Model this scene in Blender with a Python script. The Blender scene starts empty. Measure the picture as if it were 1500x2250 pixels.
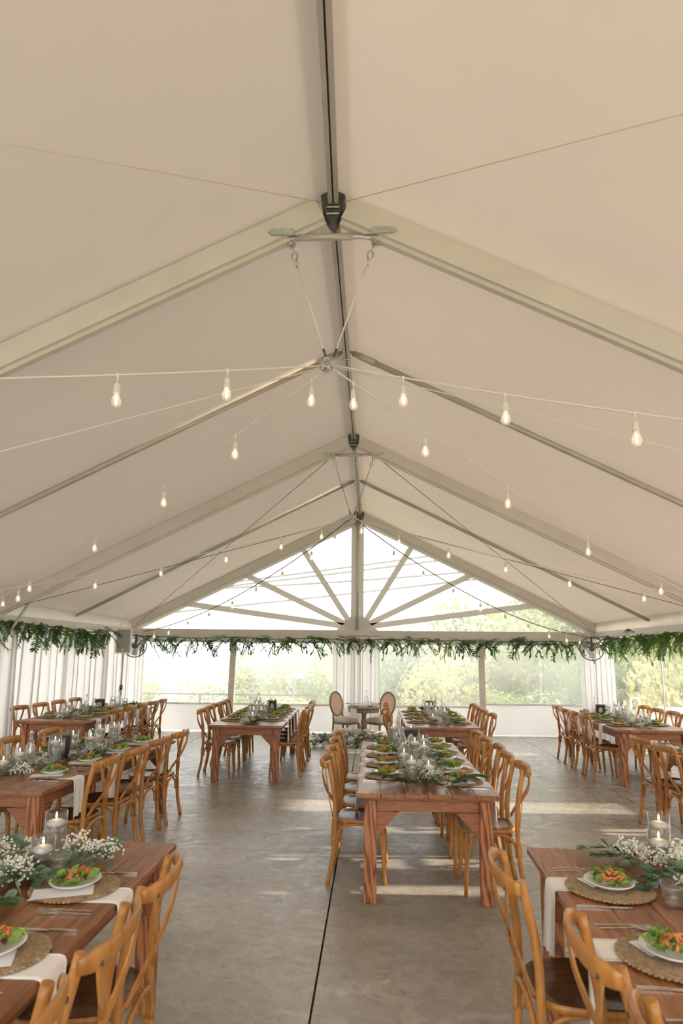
import bpy, math, random
from mathutils import Vector, Matrix, Quaternion
random.seed(7)
PI = math.pi
scene = bpy.context.scene
C = scene.collection

# ------------------------------------------------------------------ camera, sky, sun, exposure
cam_d = bpy.data.cameras.new('camera')
cam_d.lens = 1420.0 / 2250.0 * 36.0
cam_d.sensor_width = 36.0
cam_d.sensor_fit = 'AUTO'
cam_d.shift_y = 58.5 / 2250.0
cam_d.clip_start = 0.05
cam_d.dof.use_dof = True
cam_d.dof.focus_distance = 7.5
cam_d.dof.aperture_fstop = 3.2
cam_d.clip_end = 2000
cam = bpy.data.objects.new('camera', cam_d)
C.objects.link(cam)
def set_camera(pitch, yaw, roll, h):
    fw = Vector((-math.sin(yaw), math.cos(yaw), 0)); rt = Vector((math.cos(yaw), math.sin(yaw), 0)); up = Vector((0, 0, 1))
    f2 = fw * math.cos(pitch) + up * math.sin(pitch)
    u2 = up * math.cos(pitch) - fw * math.sin(pitch)
    r3 = rt * math.cos(roll) + u2 * math.sin(roll)
    u3 = u2 * math.cos(roll) - rt * math.sin(roll)
    m = Matrix(((r3.x, u3.x, -f2.x, 0), (r3.y, u3.y, -f2.y, 0), (r3.z, u3.z, -f2.z, h), (0, 0, 0, 1)))
    cam.matrix_world = m
set_camera(0.17445, 0.0488, 0.0111, 1.709)
scene.camera = cam

world = bpy.data.worlds.new('overcast_sky')
scene.world = world
world.use_nodes = True
bg = world.node_tree.nodes['Background']
bg.inputs[0].default_value = (0.97, 0.985, 1.0, 1)
bg.inputs[1].default_value = 3.7

sun_d = bpy.data.lights.new('sun', 'SUN')
sun_d.energy = 11.0
sun_d.color = (1.0, 0.86, 0.66)
sun_d.angle = 0.02
sun = bpy.data.objects.new('sun', sun_d)
C.objects.link(sun)
sun.location = (20, 4, 10)
sun.rotation_euler = Vector((1.0, 0.05, 0.36)).to_track_quat('Z', 'Y').to_euler()

scene.view_settings.view_transform = 'Standard'
scene.view_settings.look = 'None'
scene.view_settings.gamma = 1.0
scene.view_settings.use_curve_mapping = False
scene.view_settings.exposure = 0.14
scene.cycles.transparent_max_bounces = 32
scene.cycles.max_bounces = 8
scene.cycles.diffuse_bounces = 4
scene.cycles.use_adaptive_sampling = True
scene.cycles.adaptive_threshold = 0.07
scene.cycles.adaptive_min_samples = 20
scene.cycles.sample_clamp_indirect = 6.0

# ------------------------------------------------------------------ materials
MATS = {}
def _new(name):
    m = bpy.data.materials.new(name); m.use_nodes = True
    nt = m.node_tree; nt.nodes.clear()
    out = nt.nodes.new('ShaderNodeOutputMaterial')
    MATS[name] = m
    return m, nt, out
def _noise(nt, scale, stretch=(1, 1, 1), detail=4, rough=0.55, dist=0.0, coord='Object'):
    if coord == 'World':
        g = nt.nodes.new('ShaderNodeNewGeometry'); src = g.outputs['Position']
    else:
        tc = nt.nodes.new('ShaderNodeTexCoord'); src = tc.outputs[coord]
    mp = nt.nodes.new('ShaderNodeMapping'); mp.inputs['Scale'].default_value = stretch
    nt.links.new(src, mp.inputs[0])
    n = nt.nodes.new('ShaderNodeTexNoise')
    n.inputs['Scale'].default_value = scale; n.inputs['Detail'].default_value = detail
    n.inputs['Roughness'].default_value = rough; n.inputs['Distortion'].default_value = dist
    nt.links.new(mp.outputs[0], n.inputs['Vector'])
    return n
def _ramp(nt, fac, stops):
    r = nt.nodes.new('ShaderNodeValToRGB'); e = r.color_ramp.elements
    while len(e) < len(stops): e.new(0.5)
    for el, (p, c) in zip(e, stops):
        el.position = p; el.color = (c[0], c[1], c[2], 1)
    nt.links.new(fac, r.inputs[0])
    return r
def pm(name, c1, c2=None, scale=8, rough=0.5, stretch=(1, 1, 1), metal=0.0, bump=0.0, bscale=None, coord='Object', spec=0.5,
       rand=0.0, emit=None, detail=4, lo=0.35, hi=0.65, dist=0.0, trans=0.0):
    m, nt, out = _new(name)
    b = nt.nodes.new('ShaderNodeBsdfPrincipled')
    b.inputs['Roughness'].default_value = rough; b.inputs['Metallic'].default_value = metal
    b.inputs['Specular IOR Level'].default_value = spec
    col = None
    if c2 is None: c2 = tuple(min(1, x * 1.06) for x in c1)
    n = _noise(nt, scale, stretch, detail, dist=dist, coord=coord)
    col = _ramp(nt, n.outputs[0], [(lo, c1), (hi, c2)]).outputs[0]
    if rand:
        oi = nt.nodes.new('ShaderNodeObjectInfo')
        mr = nt.nodes.new('ShaderNodeMapRange'); mr.inputs[3].default_value = 1 - rand; mr.inputs[4].default_value = 1 + rand
        nt.links.new(oi.outputs['Random'], mr.inputs[0])
        hs = nt.nodes.new('ShaderNodeHueSaturation'); nt.links.new(mr.outputs[0], hs.inputs['Value']); nt.links.new(col, hs.inputs['Color'])
        col = hs.outputs[0]
    nt.links.new(col, b.inputs['Base Color'])
    if bump:
        n2 = _noise(nt, bscale or scale * 3, stretch, 3, coord=coord)
        bp = nt.nodes.new('ShaderNodeBump'); bp.inputs['Strength'].default_value = bump; bp.inputs['Distance'].default_value = 0.01
        nt.links.new(n2.outputs[0], bp.inputs['Height']); nt.links.new(bp.outputs[0], b.inputs['Normal'])
    if emit:
        b.inputs['Emission Color'].default_value = (*emit[0], 1); b.inputs['Emission Strength'].default_value = emit[1]
    if trans:
        t = nt.nodes.new('ShaderNodeBsdfTranslucent'); nt.links.new(col, t.inputs[0])
        mx = nt.nodes.new('ShaderNodeMixShader'); mx.inputs[0].default_value = trans
        nt.links.new(b.outputs[0], mx.inputs[1]); nt.links.new(t.outputs[0], mx.inputs[2]); nt.links.new(mx.outputs[0], out.inputs[0])
    else:
        nt.links.new(b.outputs[0], out.inputs[0])
    return m
def rings_wood(name, c1, c2, c3, scale, stretch, rough, rand=0.1):
    m, nt, out = _new(name)
    b = nt.nodes.new('ShaderNodeBsdfPrincipled'); b.inputs['Roughness'].default_value = rough
    tc = nt.nodes.new('ShaderNodeTexCoord'); mp = nt.nodes.new('ShaderNodeMapping'); mp.inputs['Scale'].default_value = stretch
    oi = nt.nodes.new('ShaderNodeObjectInfo')
    ad = nt.nodes.new('ShaderNodeVectorMath'); ad.operation = 'MULTIPLY_ADD'
    cb = nt.nodes.new('ShaderNodeCombineXYZ')
    for i in range(3): nt.links.new(oi.outputs['Random'], cb.inputs[i])
    ad.inputs[1].default_value = (7, 7, 7)
    nt.links.new(cb.outputs[0], ad.inputs[0]); nt.links.new(tc.outputs['Object'], ad.inputs[2])
    nt.links.new(ad.outputs[0], mp.inputs[0])
    w = nt.nodes.new('ShaderNodeTexWave'); w.wave_type = 'BANDS'; w.bands_direction = 'DIAGONAL'
    w.inputs['Scale'].default_value = scale; w.inputs['Distortion'].default_value = 9.0; w.inputs['Detail'].default_value = 3
    w.inputs['Detail Scale'].default_value = 1.2
    nt.links.new(mp.outputs[0], w.inputs[0])
    r = _ramp(nt, w.outputs['Fac'], [(0.0, c1), (0.45, c2), (0.95, c3)])
    mr = nt.nodes.new('ShaderNodeMapRange'); mr.inputs[3].default_value = 1 - rand; mr.inputs[4].default_value = 1 + rand
    nt.links.new(oi.outputs['Random'], mr.inputs[0])
    hs = nt.nodes.new('ShaderNodeHueSaturation'); nt.links.new(mr.outputs[0], hs.inputs['Value']); nt.links.new(r.outputs[0], hs.inputs['Color'])
    nt.links.new(hs.outputs[0], b.inputs['Base Color']); nt.links.new(b.outputs[0], out.inputs[0])
    return m
def sheet(name, diff, tran, t_share, gloss=0.0, bump=0.0, bscale=4, stretch=(1, 1, 1)):
    m, nt, out = _new(name)
    d = nt.nodes.new('ShaderNodeBsdfDiffuse'); t = nt.nodes.new('ShaderNodeBsdfTranslucent')
    n = _noise(nt, 1.3, (1, 1, 1), 3, coord='World')
    r = _ramp(nt, n.outputs[0], [(0.3, tuple(x * 0.96 for x in diff)), (0.7, diff)])
    nt.links.new(r.outputs[0], d.inputs[0]); t.inputs[0].default_value = (*tran, 1)
    mx = nt.nodes.new('ShaderNodeMixShader'); mx.inputs[0].default_value = t_share
    nt.links.new(d.outputs[0], mx.inputs[1]); nt.links.new(t.outputs[0], mx.inputs[2])
    last = mx
    if gloss:
        g = nt.nodes.new('ShaderNodeBsdfGlossy'); g.inputs['Roughness'].default_value = 0.35
        m2 = nt.nodes.new('ShaderNodeMixShader'); m2.inputs[0].default_value = gloss
        nt.links.new(mx.outputs[0], m2.inputs[1]); nt.links.new(g.outputs[0], m2.inputs[2]); last = m2
    if bump:
        n2 = _noise(nt, bscale, stretch, 4, coord='World', dist=0.6)
        bp = nt.nodes.new('ShaderNodeBump'); bp.inputs['Strength'].default_value = bump; bp.inputs['Distance'].default_value = 0.03
        nt.links.new(n2.outputs[0], bp.inputs['Height'])
        for s in (d, t) + ((g,) if gloss else ()): nt.links.new(bp.outputs[0], s.inputs['Normal'])
    nt.links.new(last.outputs[0], out.inputs[0])
    return m
def clear_film(name, tint, haze, hazecol, gloss, rough, bump=0.0, bscale=3, stretch=(1, 1, 1)):
    m, nt, out = _new(name)
    tr = nt.nodes.new('ShaderNodeBsdfTransparent'); tr.inputs[0].default_value = (*tint, 1)
    d = nt.nodes.new('ShaderNodeBsdfDiffuse'); d.inputs[0].default_value = (*hazecol, 1)
    t = nt.nodes.new('ShaderNodeBsdfTranslucent'); t.inputs[0].default_value = (*hazecol, 1)
    h = nt.nodes.new('ShaderNodeMixShader'); h.inputs[0].default_value = 0.6
    nt.links.new(d.outputs[0], h.inputs[1]); nt.links.new(t.outputs[0], h.inputs[2])
    m1 = nt.nodes.new('ShaderNodeMixShader'); nt.links.new(tr.outputs[0], m1.inputs[1]); nt.links.new(h.outputs[0], m1.inputs[2])
    n = _noise(nt, bscale, stretch, 4, coord='World', dist=0.8)
    mr = nt.nodes.new('ShaderNodeMapRange'); mr.inputs[1].default_value = 0.3; mr.inputs[2].default_value = 0.7
    mr.inputs[3].default_value = haze * 0.7; mr.inputs[4].default_value = haze * 1.3
    nt.links.new(n.outputs[0], mr.inputs[0]); nt.links.new(mr.outputs[0], m1.inputs[0])
    g = nt.nodes.new('ShaderNodeBsdfGlossy'); g.inputs['Roughness'].default_value = rough
    fr = nt.nodes.new('ShaderNodeLayerWeight'); fr.inputs[0].default_value = 0.5
    pw = nt.nodes.new('ShaderNodeMath'); pw.operation = 'POWER'; pw.inputs[1].default_value = 2.8
    nt.links.new(fr.outputs['Facing'], pw.inputs[0])
    ml = nt.nodes.new('ShaderNodeMath'); ml.operation = 'MULTIPLY_ADD'; ml.inputs[1].default_value = gloss; ml.inputs[2].default_value = 0.055
    nt.links.new(pw.outputs[0], ml.inputs[0])
    m2 = nt.nodes.new('ShaderNodeMixShader'); nt.links.new(ml.outputs[0], m2.inputs[0])
    nt.links.new(m1.outputs[0], m2.inputs[1]); nt.links.new(g.outputs[0], m2.inputs[2])
    if bump:
        bp = nt.nodes.new('ShaderNodeBump'); bp.inputs['Strength'].default_value = bump; bp.inputs['Distance'].default_value = 0.05
        nt.links.new(n.outputs[0], bp.inputs['Height']); nt.links.new(bp.outputs[0], g.inputs['Normal'])
    nt.links.new(m2.outputs[0], out.inputs[0])
    return m
def emissive(name, col, strength):
    m, nt, out = _new(name)
    e = nt.nodes.new('ShaderNodeEmission'); e.inputs[0].default_value = (*col, 1); e.inputs[1].default_value = strength
    nt.links.new(e.outputs[0], out.inputs[0])
    m.cycles.emission_sampling = 'AUTO' if name == 'flame' else 'NONE'
    return m
def concrete():
    m, nt, out = _new('concrete')
    b = nt.nodes.new('ShaderNodeBsdfPrincipled')
    n1 = _noise(nt, 0.55, (1, 1.6, 1), 5, coord='World', dist=0.5)
    r1 = _ramp(nt, n1.outputs[0], [(0.3, (0.27, 0.243, 0.213)), (0.5, (0.38, 0.350, 0.312)), (0.72, (0.50, 0.468, 0.428))])
    n2 = _noise(nt, 3.2, (1.0, 1.3, 1), 12, rough=0.78, coord='World', dist=1.8)
    r2 = _ramp(nt, n2.outputs[0], [(0.50, (0, 0, 0)), (0.62, (1, 1, 1))])
    n4 = _noise(nt, 0.5, (1, 1, 1), 3, coord='World')
    r4 = _ramp(nt, n4.outputs[0], [(0.42, (0, 0, 0)), (0.62, (1, 1, 1))])
    mu = nt.nodes.new('ShaderNodeMath'); mu.operation = 'MULTIPLY'
    nt.links.new(r2.outputs[0], mu.inputs[0]); nt.links.new(r4.outputs[0], mu.inputs[1])
    mu2 = nt.nodes.new('ShaderNodeMath'); mu2.operation = 'MULTIPLY'; mu2.inputs[1].default_value = 0.75
    nt.links.new(mu.outputs[0], mu2.inputs[0])
    mx = nt.nodes.new('ShaderNodeMixRGB'); nt.links.new(mu2.outputs[0], mx.inputs[0]); nt.links.new(r1.outputs[0], mx.inputs[1])
    mx.inputs[2].default_value = (0.72, 0.695, 0.66, 1)  # pale patches: scuffs plus floor sheen painted into the colour
    n3 = _noise(nt, 14, (1, 1, 1), 6, rough=0.7, coord='World', dist=0.4)
    r3 = _ramp(nt, n3.outputs[0], [(0.30, (0.72, 0.70, 0.68)), (0.55, (1, 1, 1))])
    m3 = nt.nodes.new('ShaderNodeMixRGB'); m3.blend_type = 'MULTIPLY'; m3.inputs[0].default_value = 0.8
    nt.links.new(mx.outputs[0], m3.inputs[1]); nt.links.new(r3.outputs[0], m3.inputs[2])
    oi = nt.nodes.new('ShaderNodeObjectInfo')
    mr = nt.nodes.new('ShaderNodeMapRange'); mr.inputs[3].default_value = 0.93; mr.inputs[4].default_value = 1.08
    nt.links.new(oi.outputs['Random'], mr.inputs[0])
    hs = nt.nodes.new('ShaderNodeHueSaturation'); nt.links.new(mr.outputs[0], hs.inputs['Value']); nt.links.new(m3.outputs[0], hs.inputs['Color'])
    nt.links.new(hs.outputs[0], b.inputs['Base Color'])
    rr = nt.nodes.new('ShaderNodeMapRange'); rr.inputs[1].default_value = 0.35; rr.inputs[2].default_value = 0.65
    rr.inputs[3].default_value = 0.13; rr.inputs[4].default_value = 0.48
    nt.links.new(n2.outputs[0], rr.inputs[0]); nt.links.new(rr.outputs[0], b.inputs['Roughness'])
    b.inputs['Specular IOR Level'].default_value = 0.55
    n5 = _noise(nt, 11, (1, 1.2, 1), 10, rough=0.68, coord='World', dist=0.6)
    bp = nt.nodes.new('ShaderNodeBump'); bp.inputs['Strength'].default_value = 0.38; bp.inputs['Distance'].default_value = 0.012
    nt.links.new(n5.outputs[0], bp.inputs['Height']); nt.links.new(bp.outputs[0], b.inputs['Normal'])
    nt.links.new(b.outputs[0], out.inputs[0])
    return m

concrete()
pm('joint', (0.03, 0.028, 0.025), scale=5, rough=0.9)
sheet('roof_fabric', (0.68, 0.608, 0.54), (0.82, 0.69, 0.57), 0.050, gloss=0.05, bump=0.18, bscale=1.6, stretch=(1, 2.5, 1))
sheet('skirt_vinyl', (0.80, 0.78, 0.755), (0.86, 0.84, 0.81), 0.28, gloss=0.05, bump=0.5, bscale=1.2, stretch=(1, 1, 2))
sheet('white_vinyl', (0.80, 0.77, 0.715), (0.82, 0.79, 0.74), 0.28, gloss=0.04, bump=0.1)
sheet('drape', (0.88, 0.865, 0.85), (0.91, 0.885, 0.87), 0.42)
sheet('side_vinyl', (0.85, 0.84, 0.82), (0.94, 0.93, 0.92), 0.80)
clear_film('clear_vinyl', (0.98, 0.985, 0.98), 0.19, (0.92, 0.92, 0.89), 0.35, 0.12, 0.25, 1.2, (1, 1, 0.6))
clear_film('clean_vinyl', (0.97, 0.97, 0.97), 0.10, (0.9, 0.9, 0.9), 0.5, 0.1, 0.3)
clear_film('streaky_vinyl', (0.95, 0.96, 0.96), 0.13, (0.9, 0.9, 0.9), 0.9, 0.08, 0.9, 3.0, (1, 2.6, 0.25))
clear_film('glass', (0.985, 0.992, 0.99), 0.03, (0.9, 0.95, 0.93), 0.95, 0.03)
clear_film('water', (0.985, 0.992, 0.992), 0.02, (0.9, 0.95, 0.95), 0.4, 0.02)
clear_film('bulb_glass', (0.99, 0.96, 0.92), 0.22, (1.0, 0.92, 0.82), 0.5, 0.05)  # warm milky haze put in so the glass looks lit
pm('aluminium', (0.46, 0.42, 0.36), (0.53, 0.49, 0.42), 3, 0.38, metal=0.25)
pm('rafter_paint', (0.60, 0.545, 0.47), (0.66, 0.60, 0.525), 2, 0.45)
pm('steel', (0.50, 0.48, 0.44), (0.62, 0.60, 0.56), 9, 0.32, metal=0.9)
pm('dark_steel', (0.07, 0.07, 0.065), (0.12, 0.12, 0.11), 12, 0.45, metal=0.6)
pm('galvanised', (0.42, 0.45, 0.40), (0.54, 0.57, 0.51), 16, 0.5, metal=0.5)
pm('cord', (0.72, 0.68, 0.60), scale=20, rough=0.6)
pm('cable', (0.78, 0.71, 0.58), scale=30, rough=0.5, metal=0.3)
pm('grey_cable', (0.16, 0.155, 0.14), scale=30, rough=0.5, metal=0.3)
emissive('filament', (1.0, 0.78, 0.52), 11.0)
emissive('flame', (1.0, 0.70, 0.38), 16.0)
pm('wick', (0.03, 0.025, 0.02), scale=50, rough=0.9)
pm('wax', (0.93, 0.88, 0.85), (0.96, 0.92, 0.89), 6, 0.45)
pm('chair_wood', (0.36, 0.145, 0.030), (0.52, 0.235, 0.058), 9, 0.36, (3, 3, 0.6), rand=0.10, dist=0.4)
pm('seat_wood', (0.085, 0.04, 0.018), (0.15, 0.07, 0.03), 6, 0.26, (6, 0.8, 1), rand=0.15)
pm('table_board', (0.20, 0.070, 0.024), (0.38, 0.155, 0.055), 7, 0.30, (5.5, 0.5, 3), rand=0.16, bump=0.06, dist=0.8)
rings_wood('table_leg', (0.14, 0.042, 0.015), (0.34, 0.12, 0.043), (0.44, 0.17, 0.065), 5.0, (3.0, 3.0, 0.45), 0.42)
pm('apron_wood', (0.22, 0.075, 0.028), (0.38, 0.145, 0.055), 6, 0.42, (0.8, 0.8, 8), rand=0.1, dist=1.2)
pm('apron_side_wood', (0.22, 0.075, 0.028), (0.38, 0.145, 0.055), 6, 0.42, (4, 0.5, 8), rand=0.1, dist=1.2)
pm('napkin', (0.89, 0.86, 0.85), (0.92, 0.90, 0.89), 30, 0.85, bump=0.1, bscale=150)
pm('runner', (0.80, 0.76, 0.73), (0.85, 0.81, 0.78), 10, 0.85)
pm('porcelain', (0.86, 0.85, 0.84), scale=4, rough=0.18)
pm('paper', (0.86, 0.85, 0.85), scale=10, rough=0.8)
pm('sage_card', (0.38, 0.47, 0.40), (0.44, 0.52, 0.45), 14, 0.8)
pm('straw', (0.26, 0.17, 0.09), (0.52, 0.385, 0.24), 60, 0.75, lo=0.3, hi=0.7, bump=0.4, bscale=130)
pm('cutlery', (0.72, 0.70, 0.67), scale=3, rough=0.2, metal=1.0)
pm('lettuce', (0.09, 0.22, 0.025), (0.42, 0.58, 0.12), 22, 0.5, rand=0.1, trans=0.2, lo=0.3, hi=0.7)
pm('carrot', (0.62, 0.16, 0.03), (0.80, 0.34, 0.12), 20, 0.5, rand=0.08)
pm('beet', (0.05, 0.012, 0.025), (0.10, 0.02, 0.04), 20, 0.35)
pm('eucalyptus', (0.10, 0.175, 0.105), (0.22, 0.32, 0.21), 16, 0.55, rand=0.25, trans=0.2)
pm('fern', (0.035, 0.10, 0.025), (0.09, 0.19, 0.05), 14, 0.5, rand=0.2, trans=0.25)
pm('ruscus', (0.025, 0.07, 0.025), (0.07, 0.15, 0.05), 10, 0.42, rand=0.3, trans=0.25)
pm('feather_fern', (0.10, 0.20, 0.03), (0.24, 0.36, 0.09), 9, 0.55, rand=0.25, trans=0.35)
pm('blossom', (0.80, 0.78, 0.68), (0.90, 0.88, 0.80), 40, 0.7)
pm('petal', (0.82, 0.80, 0.72), (0.92, 0.91, 0.85), 20, 0.6, trans=0.15)
pm('stem', (0.14, 0.19, 0.07), (0.22, 0.25, 0.10), 20, 0.6)
pm('limed_oak', (0.24, 0.155, 0.085), (0.36, 0.25, 0.15), 12, 0.5, (3, 3, 0.6))
pm('linen', (0.66, 0.60, 0.56), (0.73, 0.67, 0.63), 60, 0.9)
sheet('cane', (0.72, 0.58, 0.47), (0.80, 0.66, 0.55), 0.65)
pm('speaker_case', (0.68, 0.65, 0.60), scale=5, rough=0.5)
pm('speaker_grille', (0.30, 0.28, 0.245), (0.37, 0.35, 0.31), 90, 0.65, bump=0.4, bscale=300)
pm('chalk_black', (0.03, 0.028, 0.028), (0.06, 0.055, 0.052), 30, 0.6)
pm('print_grey', (0.55, 0.54, 0.52), scale=10, rough=0.8)
pm('bark', (0.16, 0.135, 0.10), (0.26, 0.22, 0.17), 9, 0.9)
pm('leaf_olive', (0.27, 0.32, 0.12), (0.47, 0.52, 0.24), 0.9, 0.7, rand=0.18, trans=0.35, coord='World')
pm('leaf_yellow', (0.44, 0.44, 0.17), (0.60, 0.56, 0.26), 0.9, 0.7, rand=0.15, trans=0.35, coord='World')
pm('leaf_dark', (0.13, 0.17, 0.075), (0.27, 0.33, 0.15), 0.9, 0.7, rand=0.2, trans=0.3, coord='World')
pm('meadow', (0.20, 0.23, 0.09), (0.36, 0.35, 0.16), 0.8, 0.9, coord='World')
pm('lake', (0.55, 0.60, 0.65), scale=0.1, rough=0.3, coord='World')
pm('grey_plastic', (0.27, 0.275, 0.29), scale=5, rough=0.5)
pm('white_plastic', (0.80, 0.80, 0.80), scale=5, rough=0.4)
pm('shed_paint', (0.78, 0.78, 0.77), (0.83, 0.83, 0.82), 3, 0.7, (1, 1, 12))
pm('shed_glass', (0.05, 0.07, 0.10), (0.12, 0.16, 0.22), 2, 0.1)

# ------------------------------------------------------------------ mesh building
class MB:
    def __init__(s): s.v = []; s.f = []; s.sm = []
    def add(s, vs, fs, smooth=False, mat=None):
        o = len(s.v)
        s.v.extend([tuple(mat @ Vector(v)) for v in vs] if mat else [tuple(v) for v in vs])
        for f in fs: s.f.append([i + o for i in f]); s.sm.append(smooth)
        return s
    def box(s, x0, y0, z0, x1, y1, z1, mat=None):
        vs = [(x0, y0, z0), (x1, y0, z0), (x1, y1, z0), (x0, y1, z0), (x0, y0, z1), (x1, y0, z1), (x1, y1, z1), (x0, y1, z1)]
        return s.add(vs, [(0, 3, 2, 1), (4, 5, 6, 7), (0, 1, 5, 4), (1, 2, 6, 5), (2, 3, 7, 6), (3, 0, 4, 7)], mat=mat)
    def bbox(s, x0, y0, z0, x1, y1, z1, b=0.004):
        # box with chamfered edges
        def ring(z, i): return [(x0 + i, y0, z), (x1 - i, y0, z), (x1, y0 + i, z), (x1, y1 - i, z), (x1 - i, y1, z), (x0 + i, y1, z), (x0, y1 - i, z), (x0, y0 + i, z)]
        def inner(z): return [(x0 + b, y0 + b, z), (x1 - b, y0 + b, z), (x1 - b, y0 + b, z), (x1 - b, y1 - b, z), (x1 - b, y1 - b, z), (x0 + b, y1 - b, z), (x0 + b, y1 - b, z), (x0 + b, y0 + b, z)]
        rs = [inner(z0), ring(z0 + b, b), ring(z1 - b, b), inner(z1)]
        vs = [p for r in rs for p in r]; fs = []
        for k in range(3):
            for i in range(8):
                j = (i + 1) % 8; fs.append((k * 8 + i, k * 8 + j, k * 8 + 8 + j, k * 8 + 8 + i))
        fs.append((7, 5, 3, 1)); fs.append((25, 27, 29, 31))
        return s.add(vs, fs)
    def tube(s, pts, r, n=8, cap=True, flat=None, up=None):
        pts = [Vector(p) for p in pts]
        rr = r if isinstance(r, (list, tuple)) else [r] * len(pts)
        vs = []; fs = []
        t0 = (pts[1] - pts[0]).normalized()
        u = Vector(up) if up else (Vector((0, 0, 1)) if abs(t0.z) < 0.9 else Vector((1, 0, 0)))
        for i, p in enumerate(pts):
            t = (pts[min(i + 1, len(pts) - 1)] - pts[max(i - 1, 0)]).normalized()
            u = (u - t * u.dot(t)).normalized(); w = t.cross(u)
            for k in range(n):
                a = 2 * PI * k / n
                fx, fy = (1, 1) if flat is None else flat
                vs.append(p + (u * math.cos(a) * fx + w * math.sin(a) * fy) * rr[i])
        for i in range(len(pts) - 1):
            for k in range(n):
                j = (k + 1) % n
                fs.append((i * n + k, i * n + j, (i + 1) * n + j, (i + 1) * n + k))
        s.add(vs, fs, smooth=n > 4)
        if cap:
            o = len(s.v) - len(vs)
            s.f.append([o + k for k in reversed(range(n))]); s.sm.append(False)
            s.f.append([o + (len(pts) - 1) * n + k for k in range(n)]); s.sm.append(False)
        return s
    def strip(s, pts, widths, normals, th):
        # flat board swept along pts; widths along given side vectors, thickness along normals
        vs = []; fs = []
        for p, (sv, w), nv in zip(pts, widths, normals):
            p = Vector(p); sv = Vector(sv) * w * 0.5; nv = Vector(nv) * th * 0.5
            vs += [p - sv - nv, p + sv - nv, p + sv + nv, p - sv + nv]
        m = len(pts)
        for i in range(m - 1):
            for k in range(4):
                j = (k + 1) % 4; fs.append((i * 4 + k, i * 4 + j, i * 4 + 4 + j, i * 4 + 4 + k))
        fs.append((3, 2, 1, 0)); q = (m - 1) * 4; fs.append((q, q + 1, q + 2, q + 3))
        return s.add(vs, fs)
    def lathe(s, prof, n=20, c=(0, 0, 0), close=False, smooth=True, sx=1.0, sy=1.0):
        vs = []; fs = []; m = len(prof)
        for r, z in prof:
            for k in range(n):
                a = 2 * PI * k / n; vs.append((c[0] + r * math.cos(a) * sx, c[1] + r * math.sin(a) * sy, c[2] + z))
        for i in range(m - 1 if not close else m):
            i2 = (i + 1) % m
            for k in range(n):
                j = (k + 1) % n; fs.append((i * n + k, i * n + j, i2 * n + j, i2 * n + k))
        s.add(vs, fs, smooth)
        if not close:
            o = len(s.v) - len(vs)
            if prof[0][0] > 1e-6: s.f.append([o + k for k in reversed(range(n))]); s.sm.append(False)
            if prof[-1][0] > 1e-6: s.f.append([o + (m - 1) * n + k for k in range(n)]); s.sm.append(False)
        return s
    def prism(s, poly, d0, d1, axis='y', mat=None):
        n = len(poly); vs = []
        for d in (d0, d1):
            for a, b in poly: vs.append({'y': (a, d, b), 'x': (d, a, b), 'z': (a, b, d)}[axis])
        fs = [tuple(range(n)), tuple(reversed(range(n, 2 * n)))]
        for i in range(n):
            j = (i + 1) % n; fs.append((i, i + n, j + n, j))
        return s.add(vs, fs, mat=mat)
    def ico(s, c, r, squash=1.0):
        t = (1 + 5 ** 0.5) / 2; q = r / (1 + t * t) ** 0.5
        vs = [(-1, t, 0), (1, t, 0), (-1, -t, 0), (1, -t, 0), (0, -1, t), (0, 1, t), (0, -1, -t), (0, 1, -t), (t, 0, -1), (t, 0, 1), (-t, 0, -1), (-t, 0, 1)]
        fs = [(0, 11, 5), (0, 5, 1), (0, 1, 7), (0, 7, 10), (0, 10, 11), (1, 5, 9), (5, 11, 4), (11, 10, 2), (10, 7, 6), (7, 1, 8), (3, 9, 4), (3, 4, 2), (3, 2, 6), (3, 6, 8), (3, 8, 9), (4, 9, 5), (2, 4, 11), (6, 2, 10), (8, 6, 7), (9, 8, 1)]
        return s.add([(c[0] + v[0] * q, c[1] + v[1] * q, c[2] + v[2] * q * squash) for v in vs], fs, True)
    def mesh(s, name, mat):
        me = bpy.data.meshes.new(name); me.from_pydata(s.v, [], s.f)
        me.polygons.foreach_set('use_smooth', s.sm); me.materials.append(MATS[mat]); me.update()
        return me
    def obj(s, name, mat, parent=None):
        return link(name, s.mesh(name, mat), parent)
def link(name, me, parent=None, loc=None, rot=None, scale=None):
    o = bpy.data.objects.new(name, me); C.objects.link(o)
    if parent: o.parent = parent
    if loc is not None: o.location = loc
    if rot is not None: o.rotation_euler = rot
    if scale is not None: o.scale = (scale,) * 3 if isinstance(scale, (int, float)) else scale
    return o
def tag(o, label, cat, group=None, kind=None):
    o['label'] = label; o['category'] = cat
    if group: o['group'] = group
    if kind: o['kind'] = kind
    return o
def thing(name, label, cat, loc=(0, 0, 0), rz=0, group=None):
    o = bpy.data.objects.new(name, None); C.objects.link(o); o.empty_display_size = 0.1
    o.location = loc; o.rotation_euler = (0, 0, rz)
    return tag(o, label, cat, group)
def struct(o, label=None, cat=None):
    o['kind'] = 'structure'
    if label: o['label'] = label
    if cat: o['category'] = cat
    return o
def dup(root, label, loc, rz, group=None):
    r = root.copy(); C.objects.link(r); r.location = loc; r.rotation_euler = (0, 0, rz); r['label'] = label
    if group: r['group'] = group
    for ch in list(root.children):
        c = ch.copy(); C.objects.link(c); c.parent = r
        for g in list(ch.children):
            d = g.copy(); C.objects.link(d); d.parent = c
    return r
ORD = ['first', 'second', 'third', 'fourth', 'fifth', 'sixth', 'seventh', 'eighth', 'ninth', 'tenth', 'eleventh', 'twelfth', 'thirteenth', 'fourteenth']
rnd = random.uniform
def lerp(a, b, t): return a + (b - a) * t

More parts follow.
